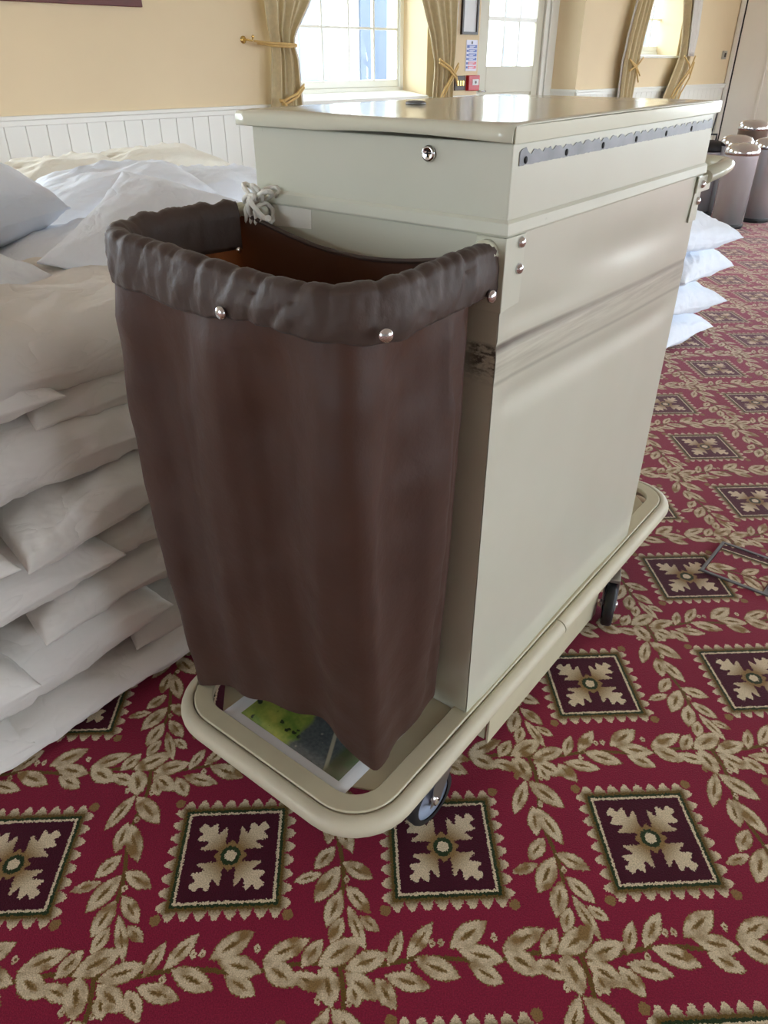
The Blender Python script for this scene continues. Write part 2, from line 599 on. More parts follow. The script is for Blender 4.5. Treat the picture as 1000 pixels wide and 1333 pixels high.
M['curtain'] = plain('gold_damask', srgb(204, 188, 150), 0.75, var=0.18, vs=26, bump=0.25, bs=70, Sheen_Weight=0.3)
M['lining'] = plain('curtain_lining', srgb(206, 200, 192), 0.85, var=0.06, vs=10)
M['rope'] = plain('gold_cord', srgb(206, 172, 108), 0.6, var=0.2, vs=60, bump=0.5, bs=160)
M['string'] = plain('white_cotton_string', srgb(226, 222, 212), 0.9, var=0.1, vs=80, bump=0.4, bs=200)
M['door'] = plain('cream_door_paint', srgb(196, 191, 170), 0.4, var=0.04, vs=3)
M['glass'] = make_glass()
M['maroon'] = plain('maroon_frame', srgb(96, 44, 42), 0.5, var=0.15, vs=12)
M['brass'] = plain('brass', srgb(206, 176, 110), 0.25, 1.0)
M['blackframe'] = plain('black_frame', srgb(52, 42, 38), 0.4)
M['paperwhite'] = plain('white_paper', srgb(226, 228, 230), 0.6, var=0.02)
M['noticewhite'] = plain('laminated_notice', srgb(206, 206, 226), 0.35, var=0.02)
M['blue'] = plain('notice_blue', srgb(52, 82, 168), 0.4)
M['redsign'] = plain('notice_red', srgb(206, 62, 72), 0.4)
M['firered'] = plain('red_plastic', srgb(186, 30, 44), 0.35)
M['brownbox'] = plain('dark_brown_plastic', srgb(66, 52, 44), 0.45)
M['aerial'] = make_aerial()
M['label'] = plain('faded_sticker', srgb(226, 222, 210), 0.55, var=0.05, vs=30)
M['ground'] = plain('pale_paving', srgb(170, 166, 158), 0.9, var=0.1, vs=1.0)
M['render'] = plain('white_render', srgb(225, 225, 222), 0.9, var=0.04, vs=0.6)
M['bluepane'] = plain('blue_grey_pane', srgb(58, 72, 92), 0.3)
M['silver'] = plain('aluminium', srgb(190, 188, 184), 0.30, 0.9, var=0.1, vs=30)
M['brownbin'] = plain('bronze_steel', srgb(120, 104, 92), 0.3, 0.8, var=0.1)

# ------------------------------------------------------------------ the room
ALL = 'structure'
SR = 8.40                       # s of the corner with the right wall
SL = -13.0                      # s where the window wall ends on the left
TH = 0.42                       # depth of the embrasures
CEIL = 3.1
RAIL = 1.05

fl = MB()
fl.add([W(SL - .2, -13.6, 0), W(SR + .2, -13.6, 0), W(SR + .2, TH, 0), W(SL - .2, TH, 0)], [(0, 1, 2, 3)])
floor = tag(fl.build('floor', M['carpet']), 'red carpet with gold leaf garlands and dark squares', None, None, ALL)

# the window wall with its three openings (s0, s1, z0, z1)
OPEN = [(-9.6, -4.45, RAIL, 2.80), (-1.34, 0.657, RAIL, 2.68), (1.54, 3.668, 0.0, 2.72), (5.02, 6.43, 1.447, 2.68)]
WT = Matrix(((1 / R2, -1 / R2, 0, 0), (1 / R2, 1 / R2, 0, WC), (0, 0, 1, 0), (0, 0, 0, 1)))
wl = MB()
ss = [SL] + [x for o in OPEN for x in o[:2]] + [SR]
for i in range(0, len(ss) - 1):
    a, b = ss[i], ss[i + 1]
    if i % 2 == 0: wl.box((a, 0, 0), (b, TH, CEIL), WT)
    else:
        o = OPEN[i // 2]
        if o[2] > 0: wl.box((a, 0, 0), (b, TH, o[2]), WT)
        wl.box((a, 0, o[3]), (b, TH, CEIL), WT)
wall = tag(wl.build('wall_back', M['wall']), 'peach painted window wall above white wainscot', None, None, ALL)

# wainscot boards, rail: children of the wall
rb = MB()
for a, b in ((SL, -1.34), (-1.34, 0.657), (0.657, 1.54), (3.668, SR)):
    rb.box((a, -0.045, RAIL - 0.035), (b, 0.0, RAIL - 0.005), WT)
    rb.box((a, -0.032, RAIL - 0.075), (b, 0.0, RAIL - 0.035), WT)
rb.build('dado_rail', M['white'], wall, bevel=0.006)
bd = MB()
bd.box((0.0015, -0.016, 0.0), (0.1585, 0.0, RAIL - 0.06), Matrix.Rotation(math.radians(45), 4, 'Z'))
bdm = None
k = 0
s = -5.4
while s < SR - 0.1:
    if not (1.40 < s < 3.66):
        if bdm is None:
            ob = bd.build('board', M['white'], wall, bevel=0.004, bseg=1)
            bdm = ob
        else:
            ob = bdm.copy(); COL.objects.link(ob)
        ob.location = W(s, 0, 0)
    s += 0.16
# sides of the door embrasure carry the same white panel
ep = MB()
ep.box((3.652, 0.0, 0), (3.668, TH, RAIL - 0.02), WT)
ep.box((3.640, -0.04, RAIL - 0.035), (3.69, TH, RAIL), WT)
ep.build('reveal_panel', M['white'], wall, bevel=0.004)


def window(name, s0, s1, z0, z1, panes, rows, sill_from, label):
    w = empty(name, W((s0 + s1) / 2, TH - 0.06, z0), math.radians(45))
    tag(w, label, None, None, ALL)
    hw = (s1 - s0) / 2
    h = z1 - z0
    m = MB()
    fw = 0.055
    m.box((-hw, -0.03, 0), (-hw + fw, 0.05, h)); m.box((hw - fw, -0.03, 0), (hw, 0.05, h))
    m.box((-hw, -0.03, 0), (hw, 0.05, fw)); m.box((-hw, -0.03, h - fw), (hw, 0.05, h))
    m.box((-hw + fw, -0.01, fw), (hw - fw, 0.04, fw + 0.07))
    m.build('window_frame', M['white'], w, bevel=0.006)
    x0, x1 = -hw + fw + 0.02, hw - fw - 0.02
    y0, y1 = fw + 0.07, h - fw
    pw = (x1 - x0) / panes
    ph = (y1 - y0) / rows
    bar = MB().box((-0.011, -0.012, 0), (0.011, 0.022, y1 - y0)).mesh('glazing_bar', M['white'])
    for i in range(panes + 1): inst(bar, 'glazing_bar', w, (x0 + i * pw, 0, y0))
    hb = MB().box((x0, -0.010, -0.011), (x1, 0.020, 0.011)).mesh('glazing_bar', M['white'])
    for j in range(1, rows): inst(hb, 'glazing_bar', w, (0, 0, y0 + j * ph))
    pm = MB().box((0.006, 0.004, 0.006), (pw - 0.006, 0.008, ph - 0.006)).mesh('pane', M['glass'])
    for i in range(panes):
        for j in range(rows): inst(pm, 'pane', w, (x0 + i * pw, 0, y0 + j * ph))
    if sill_from is not None:
        # sloping inner sill board
        d0, z0b, d1, z1b = sill_from
        sm = MB()
        v = [(-hw, d0, z0b - 0.03), (hw, d0, z0b - 0.03), (hw, d1, z1b - 0.04), (-hw, d1, z1b - 0.04),
             (-hw, d0, z0b), (hw, d0, z0b), (hw, d1, z1b), (-hw, d1, z1b)]
        sm.add(v, [(0, 3, 2, 1), (4, 5, 6, 7), (0, 1, 5, 4), (1, 2, 6, 5), (2, 3, 7, 6), (3, 0, 4, 7)])
        sm.build('window_sill', M['white'], w, bevel=0.004)
    return w


window('window_1', -1.33, 0.635, 1.085, 2.66, 5, 3, (-0.42, -0.025, -0.03, 0.02), 'white sash window with small panes between gold curtains')
window('window_2', 5.03, 6.56, 1.447, 2.66, 4, 3, (-0.40, -0.002, -0.03, 0.012), 'small white window high on the wall at the far end')

# glazed door in the embrasure
dr = empty('door_1', W(2.63, TH - 0.04, 0), math.radians(45))
tag(dr, 'cream glazed door with six panes between window and corner', None, None, ALL)
m = MB()
lw = 0.66
m.box((-lw, -0.02, 0), (-0.47, 0.03, 2.45)); m.box((0.52, -0.02, 0), (lw, 0.03, 2.45))
m.box((-0.47, -0.02, 0), (0.52, 0.03, 0.25)); m.box((-0.47, -0.02, 1.03), (0.52, 0.03, 1.325)); m.box((-0.47, -0.02, 2.3), (0.52, 0.03, 2.45))
m.build('door_leaf', M['door'], dr, bevel=0.006)
MB().box((-0.47, -0.004, 0.25), (0.52, 0.02, 1.03)).build('door_panel', M['door'], dr)
vb = MB().box((-0.014, -0.018, 1.325), (0.014, 0.026, 2.3)).mesh('glazing_bar', M['white'])
for x in (-0.16, 0.155): inst(vb, 'glazing_bar', dr, (x, 0, 0))
MB().box((-0.47, -0.016, 1.80), (0.52, 0.024, 1.845)).build('glazing_bar', M['white'], dr)
for (a, b) in ((-0.47, -0.174), (-0.146, 0.141), (0.169, 0.52)):
    for (c, d) in ((1.325, 1.80), (1.845, 2.3)):
        MB().box((a, 0.002, c), (b, 0.006, d)).build('pane', M['glass'], dr)
m = MB()
m.tube([(-0.60, -0.02, 1.06), (-0.60, -0.06, 1.06), (-0.52, -0.065, 1.06)], 0.012, 8)
m.build('door_handle', M['chrome'], dr)
m = MB()
for sgn in (-1, 1):
    a, b = (lw, 1.03) if sgn > 0 else (-1.08, -lw)
    m.box((a + 0.004, 0.0, 0), (b, 0.06, 2.72))
    e0, e1 = (lw + 0.01, lw + 0.08) if sgn > 0 else (-lw - 0.08, -lw - 0.01)
    m.box((e0, -0.05, 0), (e1, 0.0, 2.5))
    e0, e1 = (lw + 0.16, lw + 0.20) if sgn > 0 else (-lw - 0.20, -lw - 0.16)
    m.box((e0, -0.03, 0), (e1, 0.0, 2.72))
m.box((-lw, 0.0, 2.45), (lw, 0.06, 2.72))
m.build('door_frame', M['white'], dr, bevel=0.008)

# right wall: from the corner towards the viewer's right, with tall windows out of frame
cx, cy, _ = W(SR, 0, 0)
RT = Matrix(((1 / R2, 1 / R2, 0, cx), (-1 / R2, 1 / R2, 0, cy), (0, 0, 1, 0), (0, 0, 0, 1)))   # x along, y behind the wall
RW = [(2.6, 5.2), (6.0, 8.6), (9.4, 12.0)]
RZ = (0.6, 2.9)
m = MB()
xs = [-0.4] + [x for p in RW for x in p] + [15.0]
for i in range(len(xs) - 1):
    a, b = xs[i], xs[i + 1]
    if i % 2 == 0: m.box((a, 0, 0), (b, 0.3, CEIL), RT)
    else:
        m.box((a, 0, 0), (b, 0.3, RZ[0]), RT); m.box((a, 0, RZ[1]), (b, 0.3, CEIL), RT)
wr = tag(m.build('wall_right', M['cream_wall']), 'plain cream wall at the right end of the room', None, None, ALL)
m = MB()
m.box((0.02, -0.03, 0), (0.09, 0.0, CEIL), RT); m.box((0.62, -0.012, 0), (0.66, 0.0, CEIL), RT)
tag(m.build('trim_1', M['cream_wall'], bevel=0.004), 'narrow cream upright strips on the right wall', None, None, ALL)
m = MB()
m.box((0.095, -0.006, 0), (0.115, 0.002, CEIL), RT)
tag(m.build('trim_2', M['dark']), 'dark gap beside the corner of the right wall', None, None, ALL)

# remaining walls and ceiling (out of frame)
lx, ly, _ = W(SL, 0, 0)
LT = Matrix(((1 / R2, -1 / R2, 0, lx), (-1 / R2, -1 / R2, 0, ly), (0, 0, 1, 0), (0, 0, 0, 1)))
m = MB()
LW = [(3.0, 6.0)]  # unseen window opening, added to light the cart's front from the left
xs = [-0.4] + [x for p in LW for x in p] + [13.5]
for i in range(len(xs) - 1):
    a, b = xs[i], xs[i + 1]
    if i % 2 == 0: m.box((a, 0, 0), (b, 0.3, CEIL), LT)
    else:
        m.box((a, 0, 0), (b, 0.3, RZ[0]), LT); m.box((a, 0, RZ[1]), (b, 0.3, CEIL), LT)
tag(m.build('wall_left', M['white_wall']), 'white wall left of the viewer', None, None, ALL)
ex = lx + 13.4 / R2; ey = ly - 13.4 / R2
m = MB()
FT = Matrix(((1 / R2, 1 / R2, 0, ex), (1 / R2, -1 / R2, 0, ey), (0, 0, 1, 0), (0, 0, 0, 1)))
FW = [(7.5, 12.0), (13.6, 19.5)]  # unseen window openings, added as cool fill light for the cart's side
xs = [-0.4] + [x for p in FW for x in p] + [23.0]
for i in range(len(xs) - 1):
    a, b = xs[i], xs[i + 1]
    if i % 2 == 0: m.box((a, 0, 0), (b, 0.3, CEIL), FT)
    else:
        m.box((a, 0, 0), (b, 0.3, RZ[0]), FT); m.box((a, 0, RZ[1]), (b, 0.3, CEIL), FT)
tag(m.build('wall_front', M['white_wall']), 'white wall behind the viewer', None, None, ALL)
m = MB()
m.add([W(SL - .2, -13.6, CEIL), W(SR + .2, -13.6, CEIL), W(SR + .2, TH, CEIL), W(SL - .2, TH, CEIL)], [(0, 3, 2, 1)])
tag(m.build('ceiling', M['ceiling']), 'white ceiling', None, None, ALL)

# light enters where the openings are
for (a, b, c, d) in OPEN:
    portal('opening_light', W((a + b) / 2, TH + 0.05, (c + d) / 2), (1, -1, 0), b - a, d - c)
zc, zh = (RZ[0] + RZ[1]) / 2, RZ[1] - RZ[0]
for (T, rects) in ((RT, RW), (LT, LW), (FT, FW)):
    for (a, b) in rects:
        p = T @ Vector(((a + b) / 2, 0.32, zc))
        dv = T.to_3x3() @ Vector((0, -1, 0))
        portal('opening_light', p, dv, b - a, zh)

# ------------------------------------------------------------------ outside
m = MB()
m.add([(-60, -60, -0.35), (60, -60, -0.35), (60, 60, -0.35), (-60, 60, -0.35)], [(0, 1, 2, 3)])
tag(m.build('outdoor_ground', M['ground']), 'pale paving outside the windows', None, None, ALL)
bl = empty('neighbouring_building', W(8.0, 9.0, -0.35), math.radians(45), 'white rendered building with blue grey windows seen through the window panes', 'building')
MB().box((-16, 0, 0), (20, 4, 5.0)).build('facade', M['render'], bl)
wm = MB().box((-0.45, -0.06, 0), (0.45, 0.02, 2.5)).mesh('window', M['bluepane'])
for x in [-14.6 + 1.9 * k_ for k_ in range(18)]:
    inst(wm, 'window', bl, (x, 0, 1.1))

# ------------------------------------------------------------------ curtains
def curtain(name, label, rows, folds, amp, ropes, lining_side=None, seed=1, hook=None, mat='curtain'):
    """rows: (z, s0, s1) from the top down; ropes: polylines in (s, n, z)"""
    sm = sum(r[1] + r[2] for r in rows) / (2 * len(rows))
    base = W(sm, -0.12, 0)
    c = empty(name, base, math.radians(45), label, 'curtain', 'gold curtains at the windows')
    zs = [r[0] for r in rows][::-1]
    a0 = [r[1] for r in rows][::-1]
    a1 = [r[2] for r in rows][::-1]
    NZ, NT_ = 46, 72
    P = []
    rnd = random.Random(seed)
    ph = [rnd.uniform(0, 6.28) for _ in range(4)]
    wref = max(b - a for a, b in zip(a0, a1))
    for i in range(NZ):
        z = zs[0] + (zs[-1] - zs[0]) * i / (NZ - 1)
        s0 = float(np.interp(z, zs, a0)); s1 = float(np.interp(z, zs, a1))
        sq = (s1 - s0) / wref
        row = []
        for j in range(NT_):
            tt = j / (NT_ - 1)
            fld = 2 * math.pi * folds * tt + 0.5 * math.sin(3 * tt * math.pi + ph[0]) + ph[1]
            y = amp * (0.55 + 0.45 * sq) * math.cos(fld) + 0.02 * math.sin(2.3 * tt * 6.28 + ph[2])
            y += 0.006 * noise.noise(Vector((tt * 8, z * 5, seed)))
            # rounded bundle
            y -= 0.05 * (1 - (2 * tt - 1) ** 2) * (1.25 - sq)
            row.append((s0 + (s1 - s0) * tt - sm + 0.010 * math.sin(fld * 1.0 + 1.0), y, z))
        P.append(row)
    MB().grid(P).build('cloth', M[mat], c, solid=0.006, fixn=False)
    if lining_side is not None:
        LP = []
        for i in range(NZ):
            z = P[i][0][2]
            j = -1 if lining_side > 0 else 0
            e = P[i][j]
            w = 0.035 if lining_side > 0 else -0.035
            LP.append([(e[0], e[1] + 0.010, z), (e[0] + w * .5, e[1] + 0.012, z), (e[0] + w, e[1] + 0.02, z)])
        MB().grid(LP).build('lining', M['lining'], c, solid=0.004, fixn=False)
    for pl in ropes:
        m = MB()
        pts = []
        for k in range(len(pl) - 1):
            p, q = Vector(pl[k]), Vector(pl[k + 1])
            for u in np.linspace(0, 1, 7)[:-1]: pts.append(p.lerp(q, float(u)))
        pts.append(Vector(pl[-1]))
        pts = [(p.x - sm, p.y + 0.12, p.z) for p in pts]
        m.tube(pts, 0.011, 6)
        m.build('tieback_rope', M['rope'], c)
    if hook:
        m = MB()
        hs, hz = hook
        m.lathe([(0.0, 0), (0.03, 0.0), (0.03, 0.006), (0.012, 0.012)], 14, Matrix.Translation((hs - sm, 0.12, hz)) @ Matrix.Rotation(math.pi / 2, 4, 'X'))
        m.tube([(hs - sm, 0.115, hz), (hs - sm, 0.06, hz), (hs - sm + 0.03, 0.03, hz - 0.01), (hs - sm + 0.05, 0.04, hz + 0.02)], 0.008, 8)
        m.lathe([(0, -0.016), (0.016, 0), (0, 0.016)], 10, Matrix.Translation((hs - sm + 0.05, 0.04, hz + 0.024)))
        m.build('brass_hook', M['brass'], c)
    return c


F = -0.215
curtain('curtain', 'gold curtain left of the large window, tied back to a brass hook',
        [(2.75, -1.62, -0.72), (2.2, -1.60, -0.93), (1.84, -1.575, -1.10), (1.62, -1.545, -1.27), (1.53, -1.52, -1.31), (1.40, -1.53, -1.265), (1.2, -1.55, -1.255), (1.02, -1.575, -1.24), (0.08, -1.58, -1.22)],
        5.0, 0.035,
        [[(-1.70, -0.09, 1.535), (-1.60, -0.19, 1.52), (-1.45, F - .02, 1.515), (-1.32, F, 1.51)],
         [(-1.66, -0.09, 1.52), (-1.56, -0.19, 1.50), (-1.42, F - .02, 1.495), (-1.32, F, 1.50)],
         [(-1.235, F + .03, 1.20), (-1.36, F - .02, 1.13), (-1.50, F - .02, 1.085), (-1.55, F, 1.07)],
         [(-1.235, F + .03, 1.175), (-1.36, F - .02, 1.105), (-1.48, F - .02, 1.06), (-1.53, F, 1.05)],
         [(-1.53, F - .01, 1.09), (-1.50, F - .03, 1.04), (-1.55, F - .02, 0.98), (-1.56, F, 0.90)],
         [(-1.55, F, 1.09), (-1.54, F - .04, 1.07), (-1.51, F - .02, 1.08)]],
        -1 and 1, 3, (-1.745, 1.545))
curtain('curtain', 'gold curtain between the large window and the notices, crossed by rope',
        [(2.75, 0.05, 1.08), (2.2, 0.26, 1.05), (1.92, 0.40, 1.00), (1.6, 0.56, 0.98), (1.37, 0.632, 0.955), (1.25, 0.63, 0.94), (1.0, 0.614, 0.955), (0.08, 0.60, 0.97)],
        5.5, 0.035,
        [[(0.62, F, 1.40), (0.76, F - .03, 1.33), (0.88, F - .02, 1.25), (0.95, F + .02, 1.20)],
         [(0.62, F, 1.37), (0.76, F - .03, 1.30), (0.88, F - .02, 1.22), (0.95, F + .02, 1.17)],
         [(0.96, F + .02, 1.36), (0.84, F - .02, 1.27), (0.72, F - .03, 1.16), (0.66, F, 1.05), (0.65, F, 0.92)],
         [(0.96, F + .02, 1.33), (0.84, F - .02, 1.24), (0.74, F - .03, 1.14), (0.70, F, 1.04), (0.69, F, 0.92)]],
        1, 5)
curtain('curtain', 'gold curtain left of the small far window, in a straight fall',
        [(2.75, 4.84, 5.62), (2.4, 4.82, 5.36), (2.09, 4.78, 5.17), (1.7, 4.68, 5.08), (1.375, 4.621, 5.02), (0.95, 4.638, 4.98), (0.08, 4.64, 4.98)],
        4.0, 0.04,
        [[(4.62, F, 1.40), (4.80, F - .02, 1.32), (4.98, F, 1.20)], [(5.0, F, 1.42), (4.84, F - .03, 1.34), (4.66, F, 1.26)],
         [(4.66, F, 1.38), (4.82, F - .02, 1.28), (4.96, F, 1.12)]],
        -1, 7)
curtain('curtain', 'gold curtain right of the small far window, pale lining showing above its rope',
        [(2.75, 5.84, 6.86), (2.4, 5.94, 6.80), (2.14, 6.08, 6.70), (1.7, 6.24, 6.70), (1.42, 6.27, 6.65), (1.2, 6.14, 6.62), (0.92, 5.98, 6.50), (0.5, 5.95, 6.48), (0.08, 5.95, 6.48)],
        5.0, 0.04,
        [[(6.26, F, 1.44), (6.42, F - .03, 1.33), (6.58, F, 1.18)], [(6.63, F, 1.44), (6.45, F - .04, 1.28), (6.2, F, 1.05), (6.05, F, 0.90)],
         [(6.61, F, 1.40), (6.43, F - .04, 1.22), (6.25, F, 1.0), (6.12, F, 0.86)], [(6.63, F, 1.36), (6.50, F - .03, 1.15), (6.36, F, 0.95), (6.30, F, 0.84)]],
        None, 9)
# lining turned out on the last curtain
LP = []
for i in range(20):
    z = 1.44 + (2.70 - 1.44) * i / 19
    a = float(np.interp(z, [1.44, 1.7, 2.14, 2.7], [6.34, 6.30, 6.20, 6.05])); b = float(np.interp(z, [1.44, 1.7, 2.14, 2.7], [6.52, 6.56, 6.50, 6.55]))
    LP.append([((a + (b - a) * j / 11) - 6.4, -0.085 - 0.02 * math.cos(j * 1.9) - 0.02, z) for j in range(12)])
c4 = [o for o in COL.objects if o.name.startswith('curtain') and o.type == 'EMPTY'][-1]
lo = MB().grid(LP).build('lining', M['lining'], None, solid=0.004, fixn=False)
lo.parent = c4
dv = Vector(W(6.4, -0.12, 0)) - Vector(c4.location)
lo.location = Matrix.Rotation(-math.radians(45), 3, 'Z') @ dv

# ------------------------------------------------------------------ things on the window wall
def onwall(name, s, n, z, label, cat):
    return empty(name, W(s, n, z), math.radians(45), label, cat)


p = onwall('framed_picture', -3.24, 0, 1.745, 'maroon framed board high on the peach wall, only its bottom edge in view', 'picture')
m = MB()
m.box((-0.56, -0.035, 0), (0.545, -0.001, 0.05)); m.box((-0.56, -0.035, 0.05), (-0.51, -0.001, 0.75)); m.box((0.495, -0.035, 0.05), (0.545, -0.001, 0.75)); m.box((-0.56, -0.035, 0.75), (0.545, -0.001, 0.8))
m.build('frame', M['maroon'], p, bevel=0.004)
MB().box((-0.51, -0.018, 0.05), (0.495, -0.001, 0.75)).build('panel', M['maroon'], p)

p = onwall('framed_notice', 1.335, 0, 1.635, 'dark framed white notice above the blue and red sign', 'notice')
m = MB()
m.box((-0.14, -0.03, 0), (0.14, -0.001, 0.025)); m.box((-0.14, -0.03, 0.025), (-0.115, -0.001, 0.5)); m.box((0.115, -0.03, 0.025), (0.14, -0.001, 0.5)); m.box((-0.14, -0.03, 0.5), (0.14, -0.001, 0.525))
m.build('frame', M['blackframe'], p)
MB().box((-0.115, -0.012, 0.025), (0.115, -0.001, 0.5)).build('sheet', M['paperwhite'], p)

p = onwall('fire_notice', 1.408, 0, 1.285, 'white notice with blue and red bands under the framed one', 'sign')
MB().box((-0.098, -0.006, 0), (0.098, -0.001, 0.30)).build('backing', M['noticewhite'], p)
MB().box((-0.012, -0.0085, 0.262), (0.010, -0.006, 0.288)).build('symbol', M['blackframe'], p)
for (z, h, mt) in ((0.222, 0.030, 'blue'), (0.182, 0.028, 'blue'), (0.142, 0.030, 'blue'), (0.104, 0.026, 'blue'), (0.062, 0.028, 'redsign'), (0.022, 0.028, 'redsign')):
    b = MB().box((-0.085 if z > .2 else -0.055, -0.0085, z), (0.085, -0.006, z + h)).build('band', M[mt], p)
    for q, w in ((0.62, 0.10), (0.28, 0.07)):
        MB().box((-0.045, -0.0095, z + h * q - 0.003), (-0.045 + w, -0.0085, z + h * q + 0.003)).build('text_line', M['noticewhite'], b)
    if z < .2:
        MB().box((-0.088, -0.0085, z + 0.003), (-0.064, -0.006, z + 0.025)).build('symbol', M['blue'], p)

p = onwall('fire_call_point', 1.432, 0, 1.088, 'red fire alarm call point with small white glass', 'alarm')
MB().box((-0.10, -0.05, 0), (0.10, -0.001, 0.155)).build('housing', M['firered'], p, bevel=0.008)
MB().box((-0.035, -0.054, 0.055), (0.075, -0.049, 0.115)).build('glass_plate', M['paperwhite'], p)
MB().lathe([(0.0, 0), (0.016, 0), (0.016, 0.002)], 14, Matrix.Translation((0.02, -0.054, 0.085)) @ Matrix.Rotation(math.pi / 2, 4, 'X')).build('press_mark', M['blackframe'], p)
p = onwall('switch_panel', 1.215, 0, 1.095, 'dark brown switch plate left of the red call point', 'switch')
MB().box((-0.09, -0.02, 0), (0.09, -0.001, 0.145)).build('plate', M['brownbox'], p, bevel=0.004)
for x in (-0.045, 0.0, 0.045):
    MB().box((x - 0.014, -0.03, 0.045), (x + 0.014, -0.019, 0.10)).build('rocker', M['brass'], p, bevel=0.003)
p = onwall('thermostat', 8.13, 0, 1.40, 'small grey wall switch near the far right corner', 'switch')
MB().box((-0.07, -0.03, 0), (0.07, -0.001, 0.12)).build('case', M['silver'], p, bevel=0.006)
MB().box((-0.03, -0.036, 0.03), (0.03, -0.029, 0.09)).build('dial', M['blackframe'], p, bevel=0.004)


# ------------------------------------------------------------------ housekeeping cart
cart = empty('housekeeping_cart', (CART[0], CART[1], 0), CYAW,
             'cream enamelled metal housekeeping cart with lidded cabinet on a bumper deck', 'cart')


def rrect(x0, x1, y0, y1, r, seg=9):
    out = []
    for (cx_, cy_, a0) in ((x1 - r, y1 - r, 0), (x0 + r, y1 - r, 90), (x0 + r, y0 + r, 180), (x1 - r, y0 + r, 270)):
        for k in range(seg + 1):
            a = math.radians(a0 + 90 * k / seg)
            out.append(((cx_ + r * math.cos(a), cy_ + r * math.sin(a)), (math.cos(a), math.sin(a))))
    return out


U0, U1, V0, V1 = -0.560, 0.041, -0.388, 1.232
DZ = 0.2147
# deck: flat rim, sunken plate with cut corners, bumper in two halves
path = rrect(U0 + 0.032, U1 - 0.032, V0 + 0.032, V1 - 0.032, 0.105)
rim = MB().sweep(path, [(-0.003, DZ + 0.001), (-0.001, DZ - 0.002), (0, DZ - 0.045), (-0.004, DZ - 0.045), (-0.006, DZ - 0.006), (-0.038, DZ - 0.006), (-0.038, DZ - 0.014), (-0.041, DZ - 0.014), (-0.041, DZ), (-0.039, DZ + 0.0015)])
deck = rim.build('deck_rim', M['deck'], cart, bevel=0.0015)
a, b, c, d = U0 + 0.071, U1 - 0.071, V0 + 0.071, V1 - 0.071
cc = 0.075
poly = [(a + cc, c), (b - cc * 1.5, c), (b, c + cc * .75), (b, d - cc), (b - cc, d), (a + cc, d), (a, d - cc), (a, c + cc)]
MB().prism(poly, DZ - 0.015, DZ - 0.010).build('deck_plate', M['deck'], cart, bevel=0.001)
bp = rrect(U0 + 0.03, U1 - 0.03, V0 + 0.03, V1 - 0.03, 0.107)
prof = [(0.0, DZ - 0.001)]
for k in range(0, 13):
    an = math.radians(88 - 176 * k / 12)
    prof.append((0.004 + 0.024 * math.cos(an), DZ - 0.024 + 0.0235 * math.sin(an)))
prof.append((0.0, DZ - 0.049))
n = len(bp)


def split(vcut, front):
    # open run of the loop on one side of vcut, with extra points at the cut
    pts = [q for q in bp]
    if front:
        run = [q for q in pts[20:40]]                # the two front corners (left, right)
        run = [((U0 + 0.03, vcut - e_), (-1, 0)) for e_ in (.002, .0025, .01)] + run + [((U1 - 0.03, vcut - e_), (1, 0)) for e_ in (.01, .0025, .002)]
    else:
        run = [q for q in pts[0:20]]
        run = [((U1 - 0.03, vcut + e_), (1, 0)) for e_ in (.002, .0025, .01)] + run + [((U0 + 0.03, vcut + e_), (-1, 0)) for e_ in (.01, .0025, .002)]
    return run


for fr in (True, False):
    MB().sweep(split(0.40, fr), prof, closed=False, smooth=True).build('bumper', M['bumper'], cart)

# cabinet
CU, CV = -0.510, 0.872
m = MB()
m.box((CU, 0.0, DZ - 0.009), (-0.002, 0.002, 1.186)); m.box((CU, 0.002, DZ - 0.009), (CU + 0.002, CV, 1.186)); m.box((CU + .002, CV - 0.002, DZ - 0.009), (-0.002, CV, 1.186))
m.build('cabinet_body', M['front'], cart, bevel=0.001)
# right side panel with the scraped crease
P = []
NV, NZ = 60, 110
for i in range(NZ + 1):
    z = DZ - 0.009 + (1.186 - DZ + 0.022) * i / NZ
    row = []
    for j in range(NV + 1):
        v_ = CV * j / NV
        zr = z + 0.024 * v_
        near = max(0.0, 1 - v_ / 0.5)
        d_ = -0.0016 * math.exp(-((zr - 1.016) / 0.006) ** 2) * (1 + 1.6 * near)
        d_ += 0.0006 * math.exp(-((zr - 0.985) / 0.016) ** 2)
        d_ -= 0.0007 * math.exp(-((zr - 0.957) / 0.006) ** 2) * (0.6 + near)
        ed = min(1, v_ * 14) * min(1, (CV - v_) * 10)
        d_ -= 0.0085 * near ** 1.5 * math.exp(-((zr - 1.052) / 0.026) ** 2) * ed
        d_ -= 0.0080 * math.exp(-((zr - 1.105) / 0.036) ** 2) * math.exp(-((v_ - 0.50) / 0.26) ** 2)
        d_ -= 0.0080 * math.exp(-((zr - 0.912) / 0.026) ** 2) * ed
        d_ += 0.0022 * math.sin(v_ * 7.5 + 0.6) * math.sin(z * 5.1 + .3) * (1 if 0.05 < v_ < CV - .05 else 0.3)
        if v_ < 0.012: d_ *= 0.5
        row.append((d_, v_, z))
    P.append(row)
MB().grid(P).build('side_panel', M['side'], cart, fixn=False)
m = MB()
m.box((CU, 0.0, 1.186), (0.0, CV, 1.303))
m.build('top_compartment', M['paint'], cart, bevel=0.002)
m = MB()
band = [((CU, 0), (-1, -1)), ((0, 0), (1, -1)), ((0, CV), (1, 1)), ((CU, CV), (-1, 1))]
m.sweep(band, [(0.0005, 1.206), (0.0045, 1.201), (0.0055, 1.186), (0.0045, 1.183), (0.0005, 1.182)])
m.build('seam_band', M['paint'], cart, bevel=0.001)
